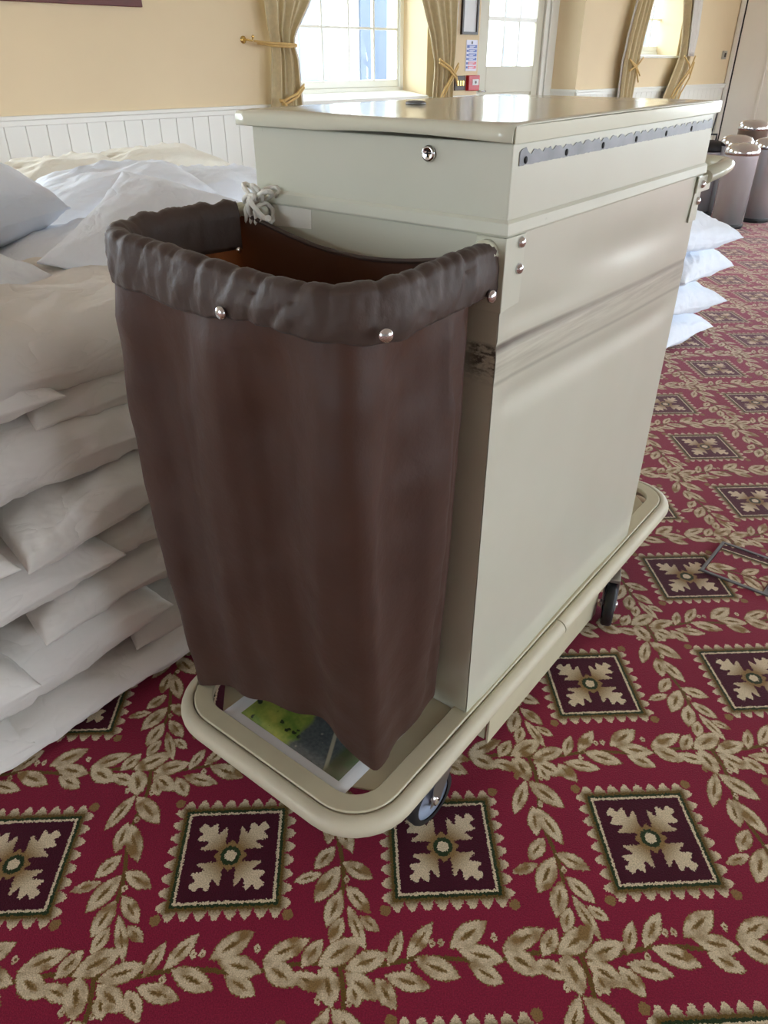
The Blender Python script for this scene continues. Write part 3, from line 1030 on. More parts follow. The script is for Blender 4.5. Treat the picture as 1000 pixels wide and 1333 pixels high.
# lid: thin folded sheet, front flange sprung a little on its right half
LU0, LU1, LV0, LV1 = -0.536, 0.005, -0.012, 0.885
P = []
for j in range(25):
    u_ = LU0 + (LU1 - LU0) * j / 24
    tq = (u_ - LU0) / (LU1 - LU0)
    lift = 0.004 * max(0, math.sin((tq - 0.35) / 0.62 * math.pi)) if 0.35 < tq < 0.97 else 0
    bow = 0.006 * math.exp(-((tq - 0.72) / 0.2) ** 2)
    col_ = [(u_, LV0 + 0.001 - bow, 1.3045 + lift * 1.3), (u_, LV0 - bow, 1.306 + lift), (u_, LV0 - bow * .8, 1.320 + lift * .6), (u_, LV0 + 0.004, 1.3245 + lift * .4)]
    for v_ in (0.03, 0.1, 0.25, 0.45, 0.65, 0.8): col_.append((u_, v_, 1.3255 + 0.001 * math.sin(u_ * 9 + v_ * 4)))
    col_ += [(u_, LV1 - 0.004, 1.3245), (u_, LV1, 1.320), (u_, LV1, 1.304)]
    P.append(col_)
lid = MB().grid(P).build('lid', M['lidpaint'], cart, fixn=False, solid=0.002)
m = MB()
m.box((LU1 - 0.0015, LV0 + 0.004, 1.303), (LU1 + 0.0015, LV1 - .004, 1.3245))
m.box((LU0 - 0.0015, LV0 + 0.004, 1.3045), (LU0 + 0.0015, LV1 - .004, 1.3245))
m.build('lid_flange', M['lidpaint'], cart, bevel=0.0008)
m = MB()
m.lathe([(0, 0.0), (0.022, 0.0), (0.020, 0.004), (0.012, 0.006), (0, 0.006)], 18, Matrix.Translation((-0.407, 0.335, 1.3265)) @ Matrix.Diagonal((1, .8, 1, 1)))
m.build('lid_stud', M['steel'], cart)
# lock
m = MB()
X90 = Matrix.Rotation(math.pi / 2, 4, 'X')
m.lathe([(0.0115, 0.0), (0.0115, 0.003), (0.009, 0.006), (0.0075, 0.005), (0, 0.005)], 20, Matrix.Translation((-0.138, -0.0005, 1.283)) @ X90)
lock = m.build('lock', M['chrome'], cart)
m = MB()
m.box((-0.139, -0.0066, 1.278), (-0.137, -0.005, 1.288)); m.box((-0.143, -0.0066, 1.2825), (-0.133, -0.005, 1.2840))
m.build('key_slot', M['dark'], lock)
# bare steel strip along the side with six holes
P_lo, P_hi = [], []
rnd = random.Random(4)
NS = 150
strip = MB()
vs_, fs_ = [], []
for j in range(NS + 1):
    v_ = 0.018 + (0.862 - 0.018) * j / NS
    lo = 1.2735 + 0.0012 * rnd.random()
    hi = 1.2905 - (0.0035 if (j * 7 + j // 3) % 4 == 0 else 0) + 0.0025 * rnd.random() + (0.004 if v_ < .04 else 0)
    vs_ += [(0.0005, v_, lo), (0.0012, v_, lo), (0.0012, v_, hi), (0.0005, v_, hi)]
    if j:
        b0 = (j - 1) * 4; b1 = j * 4
        for k in range(4): fs_.append((b0 + k, b1 + k, b1 + (k + 1) % 4, b0 + (k + 1) % 4))
strip.add(vs_, fs_)
st = strip.build('bare_metal_strip', M['steel'], cart)
Y90 = Matrix.Rotation(math.pi / 2, 4, 'Y')
hm = MB().lathe([(0, 0), (0.0048, 0), (0.0048, 0.0012), (0, 0.0012)], 12, Y90).mesh('rivet_hole', M['dark'])
for v_ in (0.035, 0.162, 0.295, 0.436, 0.583, 0.727): inst(hm, 'rivet_hole', st, (0.0008, v_, 1.2805))
m = MB()
m.add([(0.0035, CV - 0.004, 1.302), (0.0035, CV + 0.003, 1.302), (0.001, CV + 0.003, 1.262), (0.001, CV - 0.004, 1.270)], [(0, 1, 2, 3)])
m.build('torn_flange', M['dark'], cart, solid=0.001)
# corner plates with bolts
bm_ = MB().lathe([(0.0085, 0), (0.0085, 0.002), (0.0062, 0.0055), (0.003, 0.007), (0, 0.0073)], 14, Y90).mesh('bolt', M['chrome'])


def plate(polyside, name):
    m = MB()
    n_ = len(polyside)
    v = [(0.0005, p_[0], p_[1]) for p_ in polyside] + [(0.0032, p_[0], p_[1]) for p_ in polyside]
    f = [list(range(n_))[::-1], list(range(n_, 2 * n_))] + [(i, (i + 1) % n_, n_ + (i + 1) % n_, n_ + i) for i in range(n_)]
    m.add(v, f)
    return m


m = plate([(-0.003, 1.073), (0.052, 1.078), (0.054, 1.150), (0.056, 1.181), (-0.003, 1.181)], '')
m.box((-0.048, -0.0032, 1.073), (0.0032, -0.0003, 1.181))
cp = m.build('corner_plate', M['paint'], cart, bevel=0.0015)
for (v_, z) in ((0.040, 1.170), (0.040, 1.132)): inst(bm_, 'bolt', cp, (0.0032, v_, z))
m = MB()
m.box((CU - 0.002, -0.0032, 1.073), (CU + 0.026, -0.0003, 1.181)); m.box((CU - 0.0032, -0.003, 1.073), (CU - 0.0005, 0.05, 1.181))
m.build('corner_plate', M['paint'], cart, bevel=0.0015)
m = plate([(CV - 0.045, 1.085), (CV + 0.003, 1.085), (CV + 0.003, 1.181), (CV - 0.035, 1.181)], '')
m.box((0.0034, CV - 0.040, 1.146), (0.0062, CV + 0.05, 1.180))
cp = m.build('corner_plate', M['paint'], cart, bevel=0.0015)
for (v_, z) in ((CV - 0.012, 1.163), (CV - 0.012, 1.128)): inst(bm_, 'bolt', cp, (0.0062 if z > 1.15 else 0.0032, v_, z))
# push handle: flattened loop round the back end
hp = [(-0.004, CV + 0.02, 1.174), (-0.002, CV + 0.15, 1.180)]
for k in range(9):
    an = math.radians(90 * k / 8)
    hp.append((-0.066 + 0.06 * math.cos(an), CV + 0.18 + 0.06 * math.sin(an), 1.182))
for k in range(9):
    an = math.radians(90 + 90 * k / 8)
    hp.append((CU + 0.066 + 0.06 * math.cos(an), CV + 0.18 + 0.06 * math.sin(an), 1.182))
hp += [(CU + 0.006, CV + 0.15, 1.180), (CU + 0.006, CV + 0.004, 1.172)]
MB().tube(hp, 0.0165, 14, flat=1.25).build('push_handle', M['lidpaint'], cart)
# faded sticker on the front
m = MB()
m.add([(-0.474, -0.0006, 1.1815), (-0.380, -0.0006, 1.1815), (-0.381, -0.0006, 1.150), (-0.472, -0.0006, 1.146)], [(0, 1, 2, 3)])
m.build('sticker', M['label'], cart, solid=0.0006)
# steps: apron under the right side
m = MB()
m.box((0.004, 0.095, 0.040), (0.010, 0.690, 0.170)); m.box((-0.030, 0.095, 0.150), (0.010, 0.690, 0.170)); m.box((-0.022, 0.095, 0.048), (0.0, 0.102, 0.165)); m.box((-0.022, 0.684, 0.048), (0.0, 0.690, 0.165))
m.build('apron_panel', M['deck'], cart, bevel=0.001)
# under-frame rails
m = MB()
m.box((-0.43, -0.20, 0.150), (-0.09, 1.05, DZ - 0.016))
m.build('underframe', M['steel'], cart, bevel=0.004)


def caster(u, v, yaw):
    R_ = 0.066
    c = empty('caster', (u, v, 0))
    c.parent = cart
    c.rotation_euler = (0, 0, yaw)
    T = Matrix.Translation((0, -0.028, R_)) @ Y90
    m = MB().lathe([(0.050, -0.014), (0.062, -0.014), (R_, -0.008), (R_, 0.008), (0.062, 0.014), (0.050, 0.014)], 32, T, caps=False)
    m.build('tyre', M['black'], c)
    m = MB().lathe([(0.0, -0.012), (0.016, -0.012), (0.020, -0.004), (0.040, -0.003), (0.051, -0.011), (0.051, 0.011), (0.040, 0.003), (0.020, 0.004), (0.016, 0.012), (0.0, 0.012)], 32, T)
    m.build('wheel_hub', M['hub'], c)
    m = MB()
    for sx in (-1, 1):
        x0 = 0.0175 * sx
        m.add([(x0, -0.045, R_ - 0.012), (x0, -0.012, R_ - 0.012), (x0, 0.028, 0.142), (x0, -0.028, 0.142),
               (x0 + .0025 * sx, -0.045, R_ - 0.012), (x0 + .0025 * sx, -0.012, R_ - 0.012), (x0 + .0025 * sx, 0.028, 0.142), (x0 + .0025 * sx, -0.028, 0.142)],
              [(0, 1, 2, 3), (4, 7, 6, 5), (0, 4, 5, 1), (1, 5, 6, 2), (2, 6, 7, 3), (3, 7, 4, 0)])
    m.box((-0.02, -0.03, 0.140), (0.02, 0.03, 0.150))
    m.build('fork', M['silver'], c, bevel=0.001)
    m = MB().lathe([(0.009, -0.024), (0.009, 0.024)], 8, T)
    m.build('axle_bolt', M['chrome'], c)
    return c


caster(-0.004, -0.095, math.radians(-4))
caster(0.020, 0.755, math.radians(21))
caster(-0.46, -0.155, math.radians(20))
caster(-0.46, 0.95, math.radians(10))

# hoop that carries the bag
HZ = 1.158


def hoop_path():
    pts = []
    A = [(-0.496, 0.0), (-0.522, -0.05), (-0.540, -0.12)]
    pts += A
    r = 0.095
    cxl, cyl = -0.545 + r, -0.316 + r
    for k in range(9):
        an = math.radians(180 + 90 * k / 8)
        pts.append((cxl + r * math.cos(an), cyl + r * math.sin(an)))
    r2_ = 0.10
    cxr, cyr = -0.022 - r2_, -0.312 + r2_
    for u_ in np.linspace(cxl, cxr, 8)[1:-1]: pts.append((float(u_), -0.312))
    for k in range(9):
        an = math.radians(270 + 90 * k / 8)
        pts.append((cxr + r2_ * math.cos(an), cyr + r2_ * math.sin(an)))
    pts += [(-0.024, -0.10), (-0.028, 0.0)]
    return pts


def resample(pts, n, closed=False):
    pts = [Vector((p[0], p[1], 0)) for p in pts]
    if closed: pts = pts + [pts[0]]
    L_ = [0]
    for i in range(1, len(pts)): L_.append(L_[-1] + (pts[i] - pts[i - 1]).length)
    out = []
    for k in range(n):
        t_ = L_[-1] * k / (n if closed else n - 1)
        i = max(j for j in range(len(L_)) if L_[j] <= t_ + 1e-9)
        i = min(i, len(pts) - 2)
        f_ = (t_ - L_[i]) / max(1e-9, L_[i + 1] - L_[i])
        out.append(pts[i].lerp(pts[i + 1], f_))
    return out, L_[-1]


HPATH = hoop_path()


def hoop_z(s_):
    return HZ + 0.015 * (1 - s_) - 0.016 * math.exp(-((s_ - 0.62) / 0.22) ** 2)



hq, _ = resample(HPATH, 60)
MB().tube([(p.x, p.y, hoop_z(i / 59)) for i, p in enumerate(hq)], 0.0125, 12).build('bag_hoop', M['lidpaint'], cart)
for (u_, hzz) in ((-0.028, HZ), (-0.496, HZ + 0.015)):
    m = MB()
    m.lathe([(0.020, 0.0), (0.020, 0.012), (0.0165, 0.020), (0.0125, 0.022)], 18, Matrix.Translation((u_, -0.003, hzz)) @ X90)
    m.build('hoop_collar', M['lidpaint'], cart)

# knotted white string round the hoop
kn = empty('knotted_string', (0, 0, 0), 0, 'white cotton string knotted round the left end of the bag hoop', 'string')
kn.location = Matrix.Rotation(CYAW, 3, 'Z') @ Vector((-0.487, -0.022, HZ + 0.022)) + Vector((CART[0], CART[1], 0))
kn.rotation_euler = (0, 0, CYAW)
rnd = random.Random(11)
m = MB()
for k in range(3):
    pts = [(-0.012 + 0.012 * k + 0.003 * math.sin(q * 2), 0.021 * math.cos(q * 2 * math.pi / 14), -0.015 + 0.021 * math.sin(q * 2 * math.pi / 14)) for q in range(14)]
    m.tube(pts, 0.0045, 6, closed=True)
m.build('wrap', M['string'], kn)
m = MB()
for k in range(5):
    p0 = Vector((rnd.uniform(-.008, .010), rnd.uniform(-.012, .006), 0.006))
    d0 = Vector((rnd.uniform(-.02, .035), rnd.uniform(-.02, .02), rnd.uniform(0.0, 0.022)))
    pts = []
    for q in range(9):
        t_ = q / 8
        pts.append(p0 + d0 * math.sin(t_ * math.pi * .8) * 1.1 + Vector((0.012 * math.sin(t_ * 5 + k), 0.010 * math.cos(t_ * 4 + k), 0.010 * math.sin(t_ * 3.1))))
    m.tube(pts, 0.0042, 6)
m.build('loops', M['string'], kn)
m = MB()
for k, dx in enumerate((0.030, 0.040, -0.012)):
    pts = [(0.004 * k + dx * q / 6, -0.022 - 0.006 * math.sin(q), 0.010 - 0.004 * q + 0.008 * math.sin(q * .9 + k)) for q in range(7)]
    m.tube(pts, [0.0045] * 5 + [0.006, 0.006], 6)
m.build('frayed_ends', M['string'], kn)

# ------------------------------------------------------------------ laundry bag
bag = empty('laundry_bag', (CART[0], CART[1], 0), CYAW, 'brown nylon laundry bag hung open on the hoop at the front of the cart', 'bag')
rnd = random.Random(2)
# body: ring sections from the rim (at the cuff) to the hem near the deck
TOPZ = 1.135


def bag_ring(t_):
    """closed outline at fraction t_ from the rim (0) to the bottom (1); counter-clockwise from the back left"""
    # corner points (u, v): back-left, front-left, front-right, back-right
    BL = Vector((-0.536, -0.045)).lerp(Vector((-0.500, -0.075)), t_)
    FL = Vector((-0.553, -0.322)).lerp(Vector((-0.524, -0.300)), t_)
    FR = Vector((-0.022, -0.322)).lerp(Vector((-0.048, -0.250)), t_)
    BR = Vector((-0.030, -0.030)).lerp(Vector((-0.048, -0.040)), t_)
    pts = []
    cs = [BL, FL, FR, BR]
    rads = [0.02, 0.10 - 0.075 * t_, 0.11 - 0.098 * min(1, t_ * 3.0), 0.02]
    for i, c_ in enumerate(cs):
        a_ = cs[i - 1]; b_ = cs[(i + 1) % 4]
        r_ = rads[i]
        p0 = c_ + (a_ - c_).normalized() * r_
        p1 = c_ + (b_ - c_).normalized() * r_
        for k in range(9):
            q = k / 8
            pts.append(p0 * (1 - q) ** 2 + c_ * 2 * q * (1 - q) + p1 * q * q)
        # straight run
        nx_p = b_ + (c_ - b_).normalized() * rads[(i + 1) % 4]
        for k in range(1, 14): pts.append(p1.lerp(nx_p, k / 14))
    return pts


NR, NS2 = 64, 200
rings = []
for i in range(NR):
    t_ = i / (NR - 1)
    pts, Lr = resample([(p.x, p.y) for p in bag_ring(t_)], NS2, True)
    row = []
    for j in range(NS2):
        p = pts[j]
        q = pts[(j + 1) % NS2] - pts[j - 1]
        nrm = Vector((q.y, -q.x, 0)).normalized()
        s_ = j / NS2
        # long soft folds, gathers under the cuff
        corner_soft = 1.0
        fold_ = 0.016 * noise.noise(Vector((s_ * 15, t_ * 1.0, 3.1))) * (0.3 + 0.9 * t_)
        fold_ += 0.017 * math.sin(s_ * 40 + 1.3 * math.sin(t_ * 3)) * math.exp(-((t_ - 0.3) / 0.45) ** 2) * (1 if p.y < -0.1 else 0.3)
        fold_ += 0.004 * noise.noise(Vector((s_ * 46, t_ * 1.6, 7.7))) * (1 - 0.6 * t_)
        fold_ += 0.0035 * noise.noise(Vector((s_ * 150, t_ * 6, 1.7))) * math.exp(-t_ * 9)
        fold_ += 0.004 * noise.noise(Vector((s_ * 22 + t_ * 5, t_ * 14, 4.4)))
        bul = 0.014 * math.sin(math.pi * t_)
        d_ = fold_ * min(1, 0.12 + t_ * 9) + bul
        if p.y > -0.06: d_ = min(d_, 0.012) * 0.5      # the back lies near the cart
        # the hem: lowest at the front right corner, higher elsewhere
        u_, v_ = p.x, p.y
        hem = 0.232
        fr = max(0, 1 - abs(s_ - 0.622) / 0.06)
        if v_ < -0.2:                                   # front
            w_ = (u_ + 0.52) / 0.47
            hem = 0.214 + 0.072 * math.sin(math.pi * min(1, max(0, w_)) * 0.80) * (1 if w_ < 0.9 else 1) + 0.012 * w_
            if w_ > 0.72: hem -= 0.035 * (w_ - 0.72) / 0.28
        else:
            hem = 0.240 + 0.05 * (v_ + 0.2) / 0.2 if u_ > -0.25 else 0.225
        top = TOPZ
        if v_ > -0.045 and -0.48 < u_ < -0.05:          # sagging back edge
            w_ = (u_ + 0.48) / 0.43
            top = 1.164 - 0.012 * w_ - 0.030 * math.sin(math.pi * w_)
        elif v_ > -0.10 and (u_ < -0.3 or u_ > -0.1):
            top = 1.164 if u_ < -0.3 else 1.150
        z = top + (hem - top) * t_
        row.append((p.x + nrm.x * d_, p.y + nrm.y * d_, z))
    rings.append(row)
body = MB().grid(rings, wrap=True)
# bottom panel
bpts = rings[-1]
cxm = sum(p[0] for p in bpts) / NS2; cym = sum(p[1] for p in bpts) / NS2
inner = [[(p[0] * .5 + cxm * .5, p[1] * .5 + cym * .5, 0.262) for p in bpts], [(cxm + (p[0] - cxm) * .02, cym + (p[1] - cym) * .02, 0.262) for p in bpts]]
body.grid([bpts] + inner, wrap=True)
body.build('bag_body', M['nylon'], bag, fixn=False)

# hem tape along the back edge
hp = [Vector(rings[0][j]) for j in range(NS2) if rings[0][j][1] > -0.05 and -0.49 < rings[0][j][0] < -0.035]
hp.sort(key=lambda p: p.x)
MB().tube([p + Vector((0, 0, 0.0)) for p in hp], 0.004, 6).build('back_hem', M['cuff'], bag)

# cuff: folded over the hoop, gathered
cp_all, Lc = resample(HPATH, 273)
cp_pts = cp_all[13:]
P = []
NP = 30
for i, p in enumerate(cp_pts):
    a_ = cp_pts[max(0, i - 1)]; b_ = cp_pts[min(len(cp_pts) - 1, i + 1)]
    tg = (b_ - a_).normalized()
    nrm = Vector((tg.y, -tg.x, 0))
    # outward is away from the bag's middle
    if nrm.dot(p - Vector((-0.275, -0.10, 0))) < 0: nrm = -nrm
    s_ = (i + 13) / 272
    e_ = min(1.0, min(i, 259 - i) / 12)
    row = []
    hz = hoop_z(s_)
    outz = 1.100 + 0.006 * math.sin(s_ * 23) + 0.004 * noise.noise(Vector((s_ * 30, 0, 0)))
    if s_ < 0.22: outz = 1.100 + (0.22 - s_) * 0.16
    if s_ > 0.80: outz = 1.100 + (s_ - 0.80) * 0.02
    for k in range(NP):
        q = k / (NP - 1)
        rt = 0.0165
        if q < 0.25:                       # inner face, from its lower edge up
            w_ = q / 0.25
            d_ = -rt - 0.003; z = 1.110 + (hz - 1.110) * w_
        elif q < 0.55:                     # over the tube
            w_ = (q - 0.25) / 0.30
            an = math.pi * (1 - w_)
            d_ = rt * math.cos(an) * 1.05; z = hz + rt * math.sin(an)
        else:                              # outer face down to the hem
            w_ = (q - 0.55) / 0.45
            d_ = rt + 0.004 * math.sin(w_ * math.pi) + 0.004 * w_; z = hz + (outz - hz) * w_
        # gathers run obliquely over the roll
        ph = s_ * 120 + q * 5.0 + 2.2 * noise.noise(Vector((s_ * 14, q * 1.5, 5)))
        am = 0.5 + 0.5 * noise.noise(Vector((s_ * 20, 3.3, 0)))
        g_ = (abs(math.sin(ph * .5)) ** 0.7 - 0.6) * 0.0045 * (0.4 + am) * math.sin(min(1, q * 1.15) * math.pi) ** 0.6 if 0 < q < 1 else 0
        g_ += 0.004 * noise.noise(Vector((s_ * 55 + q * 2, q * 3.0, 2.0)))
        g_ += 0.0015 * noise.noise(Vector((s_ * 170 + q * 5, q * 9.0, 8.0)))
        x = p + nrm * (d_ + g_ * (1 if q > 0.4 else 0.5))
        row.append((x.x, x.y, z + (g_ * 0.9 if 0.25 < q < 0.62 else 0)))
    P.append(row)
MB().grid(P).build('cuff', M['cuff'], bag, fixn=False, solid=0.0022)
sn = MB().lathe([(0.0095, -0.003), (0.0098, 0.0), (0.0085, 0.003), (0.005, 0.0048), (0, 0.0053)], 18).mesh('snap', M['chrome'])
for (u_, v_, z, dx, dy) in ((-0.236, -0.340, 1.110, 0, -1), (-0.002, -0.278, 1.110, 0.75, -0.66), (0.0015, -0.03, 1.105, 1, 0)):
    o = inst(sn, 'snap', bag, (u_, v_, z))
    o.rotation_euler = Vector((dx, dy, 0.05)).to_track_quat('Z', 'Y').to_euler()
o = inst(sn, 'snap', bag, (-0.489, -0.075, 1.113)); o.scale = (.6, .6, .6); o.rotation_euler = Vector((1, 0, 0)).to_track_quat('Z', 'Y').to_euler()

# aerial photograph lying on the deck under the bag
pr = empty('printed_photo', (0, 0, 0), 0, 'printed aerial photo of fields and woods lying on the cart deck', 'picture')
rot = Matrix.Rotation(CYAW, 3, 'Z')
pr.location = rot @ Vector((-0.412, -0.317, DZ - 0.0095)) + Vector((CART[0], CART[1], 0))
pr.rotation_euler = (0, 0, CYAW + math.radians(-0.5))
P = []
for i in range(13):
    row = []
    for j in range(10):
        x, y = 0.335 * i / 12, 0.235 * j / 9
        z = 0.0012 + 0.010 * max(0, 1 - y / 0.03) * (0.4 + .6 * math.sin(i * .5)) * 0.5 + 0.006 * max(0, 1 - x / 0.03)
        row.append((x, y, z))
    P.append(row)
MB().grid(P).build('paper', M['paperwhite'], pr, fixn=False, solid=0.0006)
P = [[(x, y, z + 0.0006) for (x, y, z) in (P[i][j] for j in range(1, 9))] for i in range(1, 12)]
MB().grid(P).build('print', M['aerial'], pr, fixn=False, solid=0.0003)
for (x, y) in ((0.235, 0.06), (0.20, 0.10)):
    pass

# ------------------------------------------------------------------ pillows
def pillow_mesh(seed, Wd, Dp, T, nx=34, ny=26, p=3.0, wr=1.0, mat='cotton', flat=0.8, sag=0.0):
    rnd = random.Random(seed)
    off = rnd.uniform(0, 50)
    cr = rnd.uniform(-0.9, 0.9)

    def pt(a, b, side):
        u_ = math.sin(a * math.pi / 2); v_ = math.sin(b * math.pi / 2)
        h = (max(0, 1 - abs(u_) ** p) * max(0, 1 - abs(v_) ** p)) ** 0.46
        x = Wd / 2 * u_ * (1 - 0.055 * (1 - v_ * v_) + 0.015 * noise.noise(Vector((v_ * 2, off, 1))))
        y = Dp / 2 * v_ * (1 - 0.065 * (1 - u_ * u_) + 0.02 * noise.noise(Vector((u_ * 2, off, 5))))
        z = T / 2 * h * (1 if side > 0 else -flat)
        # creases: radiating from the corners and edges plus broad dents
        e = max(abs(u_), abs(v_))
        w = 0.018 * noise.noise(Vector((x * 5 + off, y * 6, side * 2))) * h
        qx, qy = x * math.cos(cr) - y * math.sin(cr), x * math.sin(cr) + y * math.cos(cr)
        rg = 1 - abs(noise.noise(Vector((qx * 4.5 + off, qy * 13, side * 4)))) * 2.2
        w += 0.013 * max(0, rg) ** 2 * h ** 0.5 * (0.4 + noise.noise(Vector((x * 3, y * 3 + off, 11))) ** 2 * 6)
        rg = 1 - abs(noise.noise(Vector((x * 7 + off, y * 16 + 3 * x, side * 7)))) * 2.4
        w += 0.006 * max(0, rg) ** 2 * h ** 0.5
        along = x if abs(v_) > abs(u_) else y
        w += 0.006 * noise.noise(Vector((along * 34 + off, e * 2.2, side))) * (e ** 3) * min(1, h * 3)
        w += 0.004 * noise.noise(Vector((x * 30, y * 30 + off, side))) * h
        z += wr * w
        ef = (1 - h) * min(1, h * 4)
        rg = max(0, 1 - abs(noise.noise(Vector((qx * 9 + off, z * 9 + qy * 3, side)))) * 2.0) ** 2
        y += wr * 0.012 * ef * (rg - 0.3) * (1 if v_ > 0 else -1)
        y += wr * 0.012 * ef * noise.noise(Vector((x * 6 + off, z * 14, 2.5)))
        z += 0.022 * noise.noise(Vector((x * 2.4 + off, y * 2.4, 9))) - sag * v_ * v_ * (1 if v_ < 0 else 0.3)
        if max(abs(a), abs(b)) > 0.999:
            x *= 1.012
            y *= 1.018
        return (x, y, z)
    m = MB()
    top = [[pt(-1 + 2 * i / nx, -1 + 2 * j / ny, 1) for j in range(ny + 1)] for i in range(nx + 1)]
    bot = [[pt(-1 + 2 * i / nx, -1 + 2 * j / ny, -1) for j in range(ny + 1)] for i in range(nx + 1)]
    # a thin sewn edge keeps the two faces apart
    idx = {}
    V, Fc = [], []
    for s_i, g in enumerate((top, bot)):
        for i in range(nx + 1):
            for j in range(ny + 1):
                idx[(s_i, i, j)] = len(V)
                x, y, z = g[i][j]
                V.append((x, y, z + (0.0025 if s_i == 0 else -0.0025)))
    for i in range(nx):
        for j in range(ny):
            Fc.append((idx[(0, i, j)], idx[(0, i + 1, j)], idx[(0, i + 1, j + 1)], idx[(0, i, j + 1)]))
            Fc.append((idx[(1, i, j)], idx[(1, i, j + 1)], idx[(1, i + 1, j + 1)], idx[(1, i + 1, j)]))
    ring = [(i, 0) for i in range(nx)] + [(nx, j) for j in range(ny)] + [(i, ny) for i in range(nx, 0, -1)] + [(0, j) for j in range(ny, 0, -1)]
    for k in range(len(ring)):
        a_, b_ = ring[k], ring[(k + 1) % len(ring)]
        Fc.append((idx[(0,) + a_], idx[(1,) + a_], idx[(1,) + b_], idx[(0,) + b_]))
    m.add(V, Fc, True)
    return m.mesh('pillow', M[mat], fixn=False)


GRP = 'white pillows heaped along the wall'


def pillow(me, s, n, z, label, rz=0.0, tilt=0.0, roll=0.0, sc=(1, 1, 1), group=GRP):
    """s along the heap, n depth behind its front, z of the middle; tilt lifts the right end, roll lifts the back"""
    o = bpy.data.objects.new('pillow', me)
    COL.objects.link(o)
    o.location = HP(s, n, z)
    o.rotation_mode = 'ZYX'
    o.rotation_euler = (math.radians(roll), math.radians(-tilt), math.radians(45 + rz))
    o.scale = sc
    return tag(o, label, 'pillow', group)


def PM(seed, W_=0.72, T=0.15, D=0.50, **kw):
    return pillow_mesh(seed, W_, D, T, nx=56, ny=40, **kw)


FRONT = [  # s0, s1, zbot, ztop, front n, tilt, roll, rz, label
    (-1.10, -0.42, 0.010, 0.120, 0.00, 0, 2, 0, 'white pillow at floor level, its corner at the left edge of the photo'),
    (-0.52, 0.24, 0.005, 0.105, -0.005, 1.5, 2, 1, 'lowest long white pillow on the carpet, below the front stack'),
    (-0.10, 0.62, 0.085, 0.215, 0.03, 2, 3, -3, 'white pillow with a tucked corner just above the floor pillow, beside the deck'),
    (-0.74, -0.02, 0.095, 0.255, 0.01, 6, 3, 2, 'plump white pillow second from the floor with a corner pointing right'),
    (-1.07, -0.365, 0.155, 0.300, -0.02, 1, 2, -2, 'white pillow cut by the photo edge, corner above the floor pillows'),
    (-0.335, 0.38, 0.275, 0.385, 0.015, 1.5, 3, 2, 'thin white pillow with its left corner showing, mid-low in the front stack'),
    (-0.84, -0.115, 0.320, 0.455, 0.005, 4, 3, 1, 'white pillow with a twisted right corner, mid height at left'),
    (-0.155, 0.55, 0.400, 0.500, 0.03, 1, 3, -2, 'wrinkled white pillow tucked beside the bag, mid height in the front stack'),
    (-1.04, -0.335, 0.460, 0.570, 0.00, 0, 2, 0, 'white pillow corner at the photo edge, half way up the front stack'),
    (-0.335, 0.38, 0.480, 0.610, 0.01, 3, 4, 3, 'white pillow with a hanging left corner above the wrinkled one'),
    (-0.66, 0.06, 0.590, 0.755, 0.045, 2, 3, 0, 'thick smooth white pillow third from the top of the front stack'),
    (-0.02, 0.68, 0.610, 0.740, 0.06, 1, 3, -2, 'white pillow edge beside the bag at the third layer from the top'),
    (-0.87, -0.145, 0.745, 0.850, 0.05, 3, 3, 1, 'flat white pillow under the top one, at left'),
    (-0.195, 0.52, 0.735, 0.845, 0.065, 1, 3, -1, 'flat white pillow under the top one with a corner tag showing'),
    (-0.62, 0.30, 0.805, 0.955, 0.050, 0, 2, 0, 'big white pillow on top of the front stack with a seam line along its face'),
]
for i, (s0, s1, z0, z1, nf, ti, ro, rz, lab) in enumerate(FRONT):
    D = 0.52
    me = PM(20 + i, s1 - s0, (z1 - z0) * 1.16, D, p=4.0, flat=0.95, wr=1.0, sag=0.012)
    pillow(me, (s0 + s1) / 2, nf + D / 2, (z0 + z1) / 2, lab, rz, ti, ro)

# the seam on the top pillow's face
# right-hand pile, ends showing past the cart
for i, (z0, z1, s1, lab) in enumerate(((0.0, 0.17, 3.84, 'bottom white pillow of the pile showing behind the cart'),
                                       (0.165, 0.335, 3.86, 'second white pillow up in the pile showing behind the cart'),
                                       (0.33, 0.52, 3.93, 'third white pillow up in the pile showing behind the cart'),
                                       (0.51, 0.70, 3.86, 'top white pillow of the pile showing behind the cart'))):
    me = PM(60 + i, 0.76, (z1 - z0) * 1.12, 0.56, p=2.6, wr=0.9, mat='cotton2')
    pillow(me, s1 - 0.40, 0.53, (z0 + z1) / 2, lab, 4 * (-1) ** i, -8, 2)

# upper pillows behind the front stack
mA = PM(80, 0.84, 0.30, 0.58, mat='cotton2', p=3.4)
mB = PM(81, 0.70, 0.19, 0.48, mat='cotton2', p=2.4)
mC = PM(82, 0.72, 0.20, 0.50, mat='cotton3')
mD = PM(83, 0.80, 0.17, 0.55, mat='cotton2', wr=1.2)
pillow(mD, -0.40, 0.60, 0.975, 'white pillow lying behind the top front pillow at the left edge', 8, -2, -3)
pillow(mA, -0.17, 1.06, 1.035, 'large white pillow at the far left of the heap, its end facing the camera', 3, -3, 13)
pillow(mB, 0.80, 1.62, 0.93, 'small bluish white pillow behind the upright pillow', -12, 2, 10)
pillow(mC, 1.05, 2.62, 0.87, 'ivory pillow against the wainscot, left of two', 6, 0, 0)
pillow(mC.copy(), 1.62, 2.75, 0.87, 'ivory pillow against the wainscot, right of two', -4, 2, 0)
pillow(mD, 1.30, 1.62, 0.88, 'wide white pillow between the wainscot and the laundry bag', -5, -2, 3, (1.15, 1.1, 1))
pillow(mB, 0.36, 0.72, 0.90, 'white pillow lying flat under the upright one', 0, 0, 0)
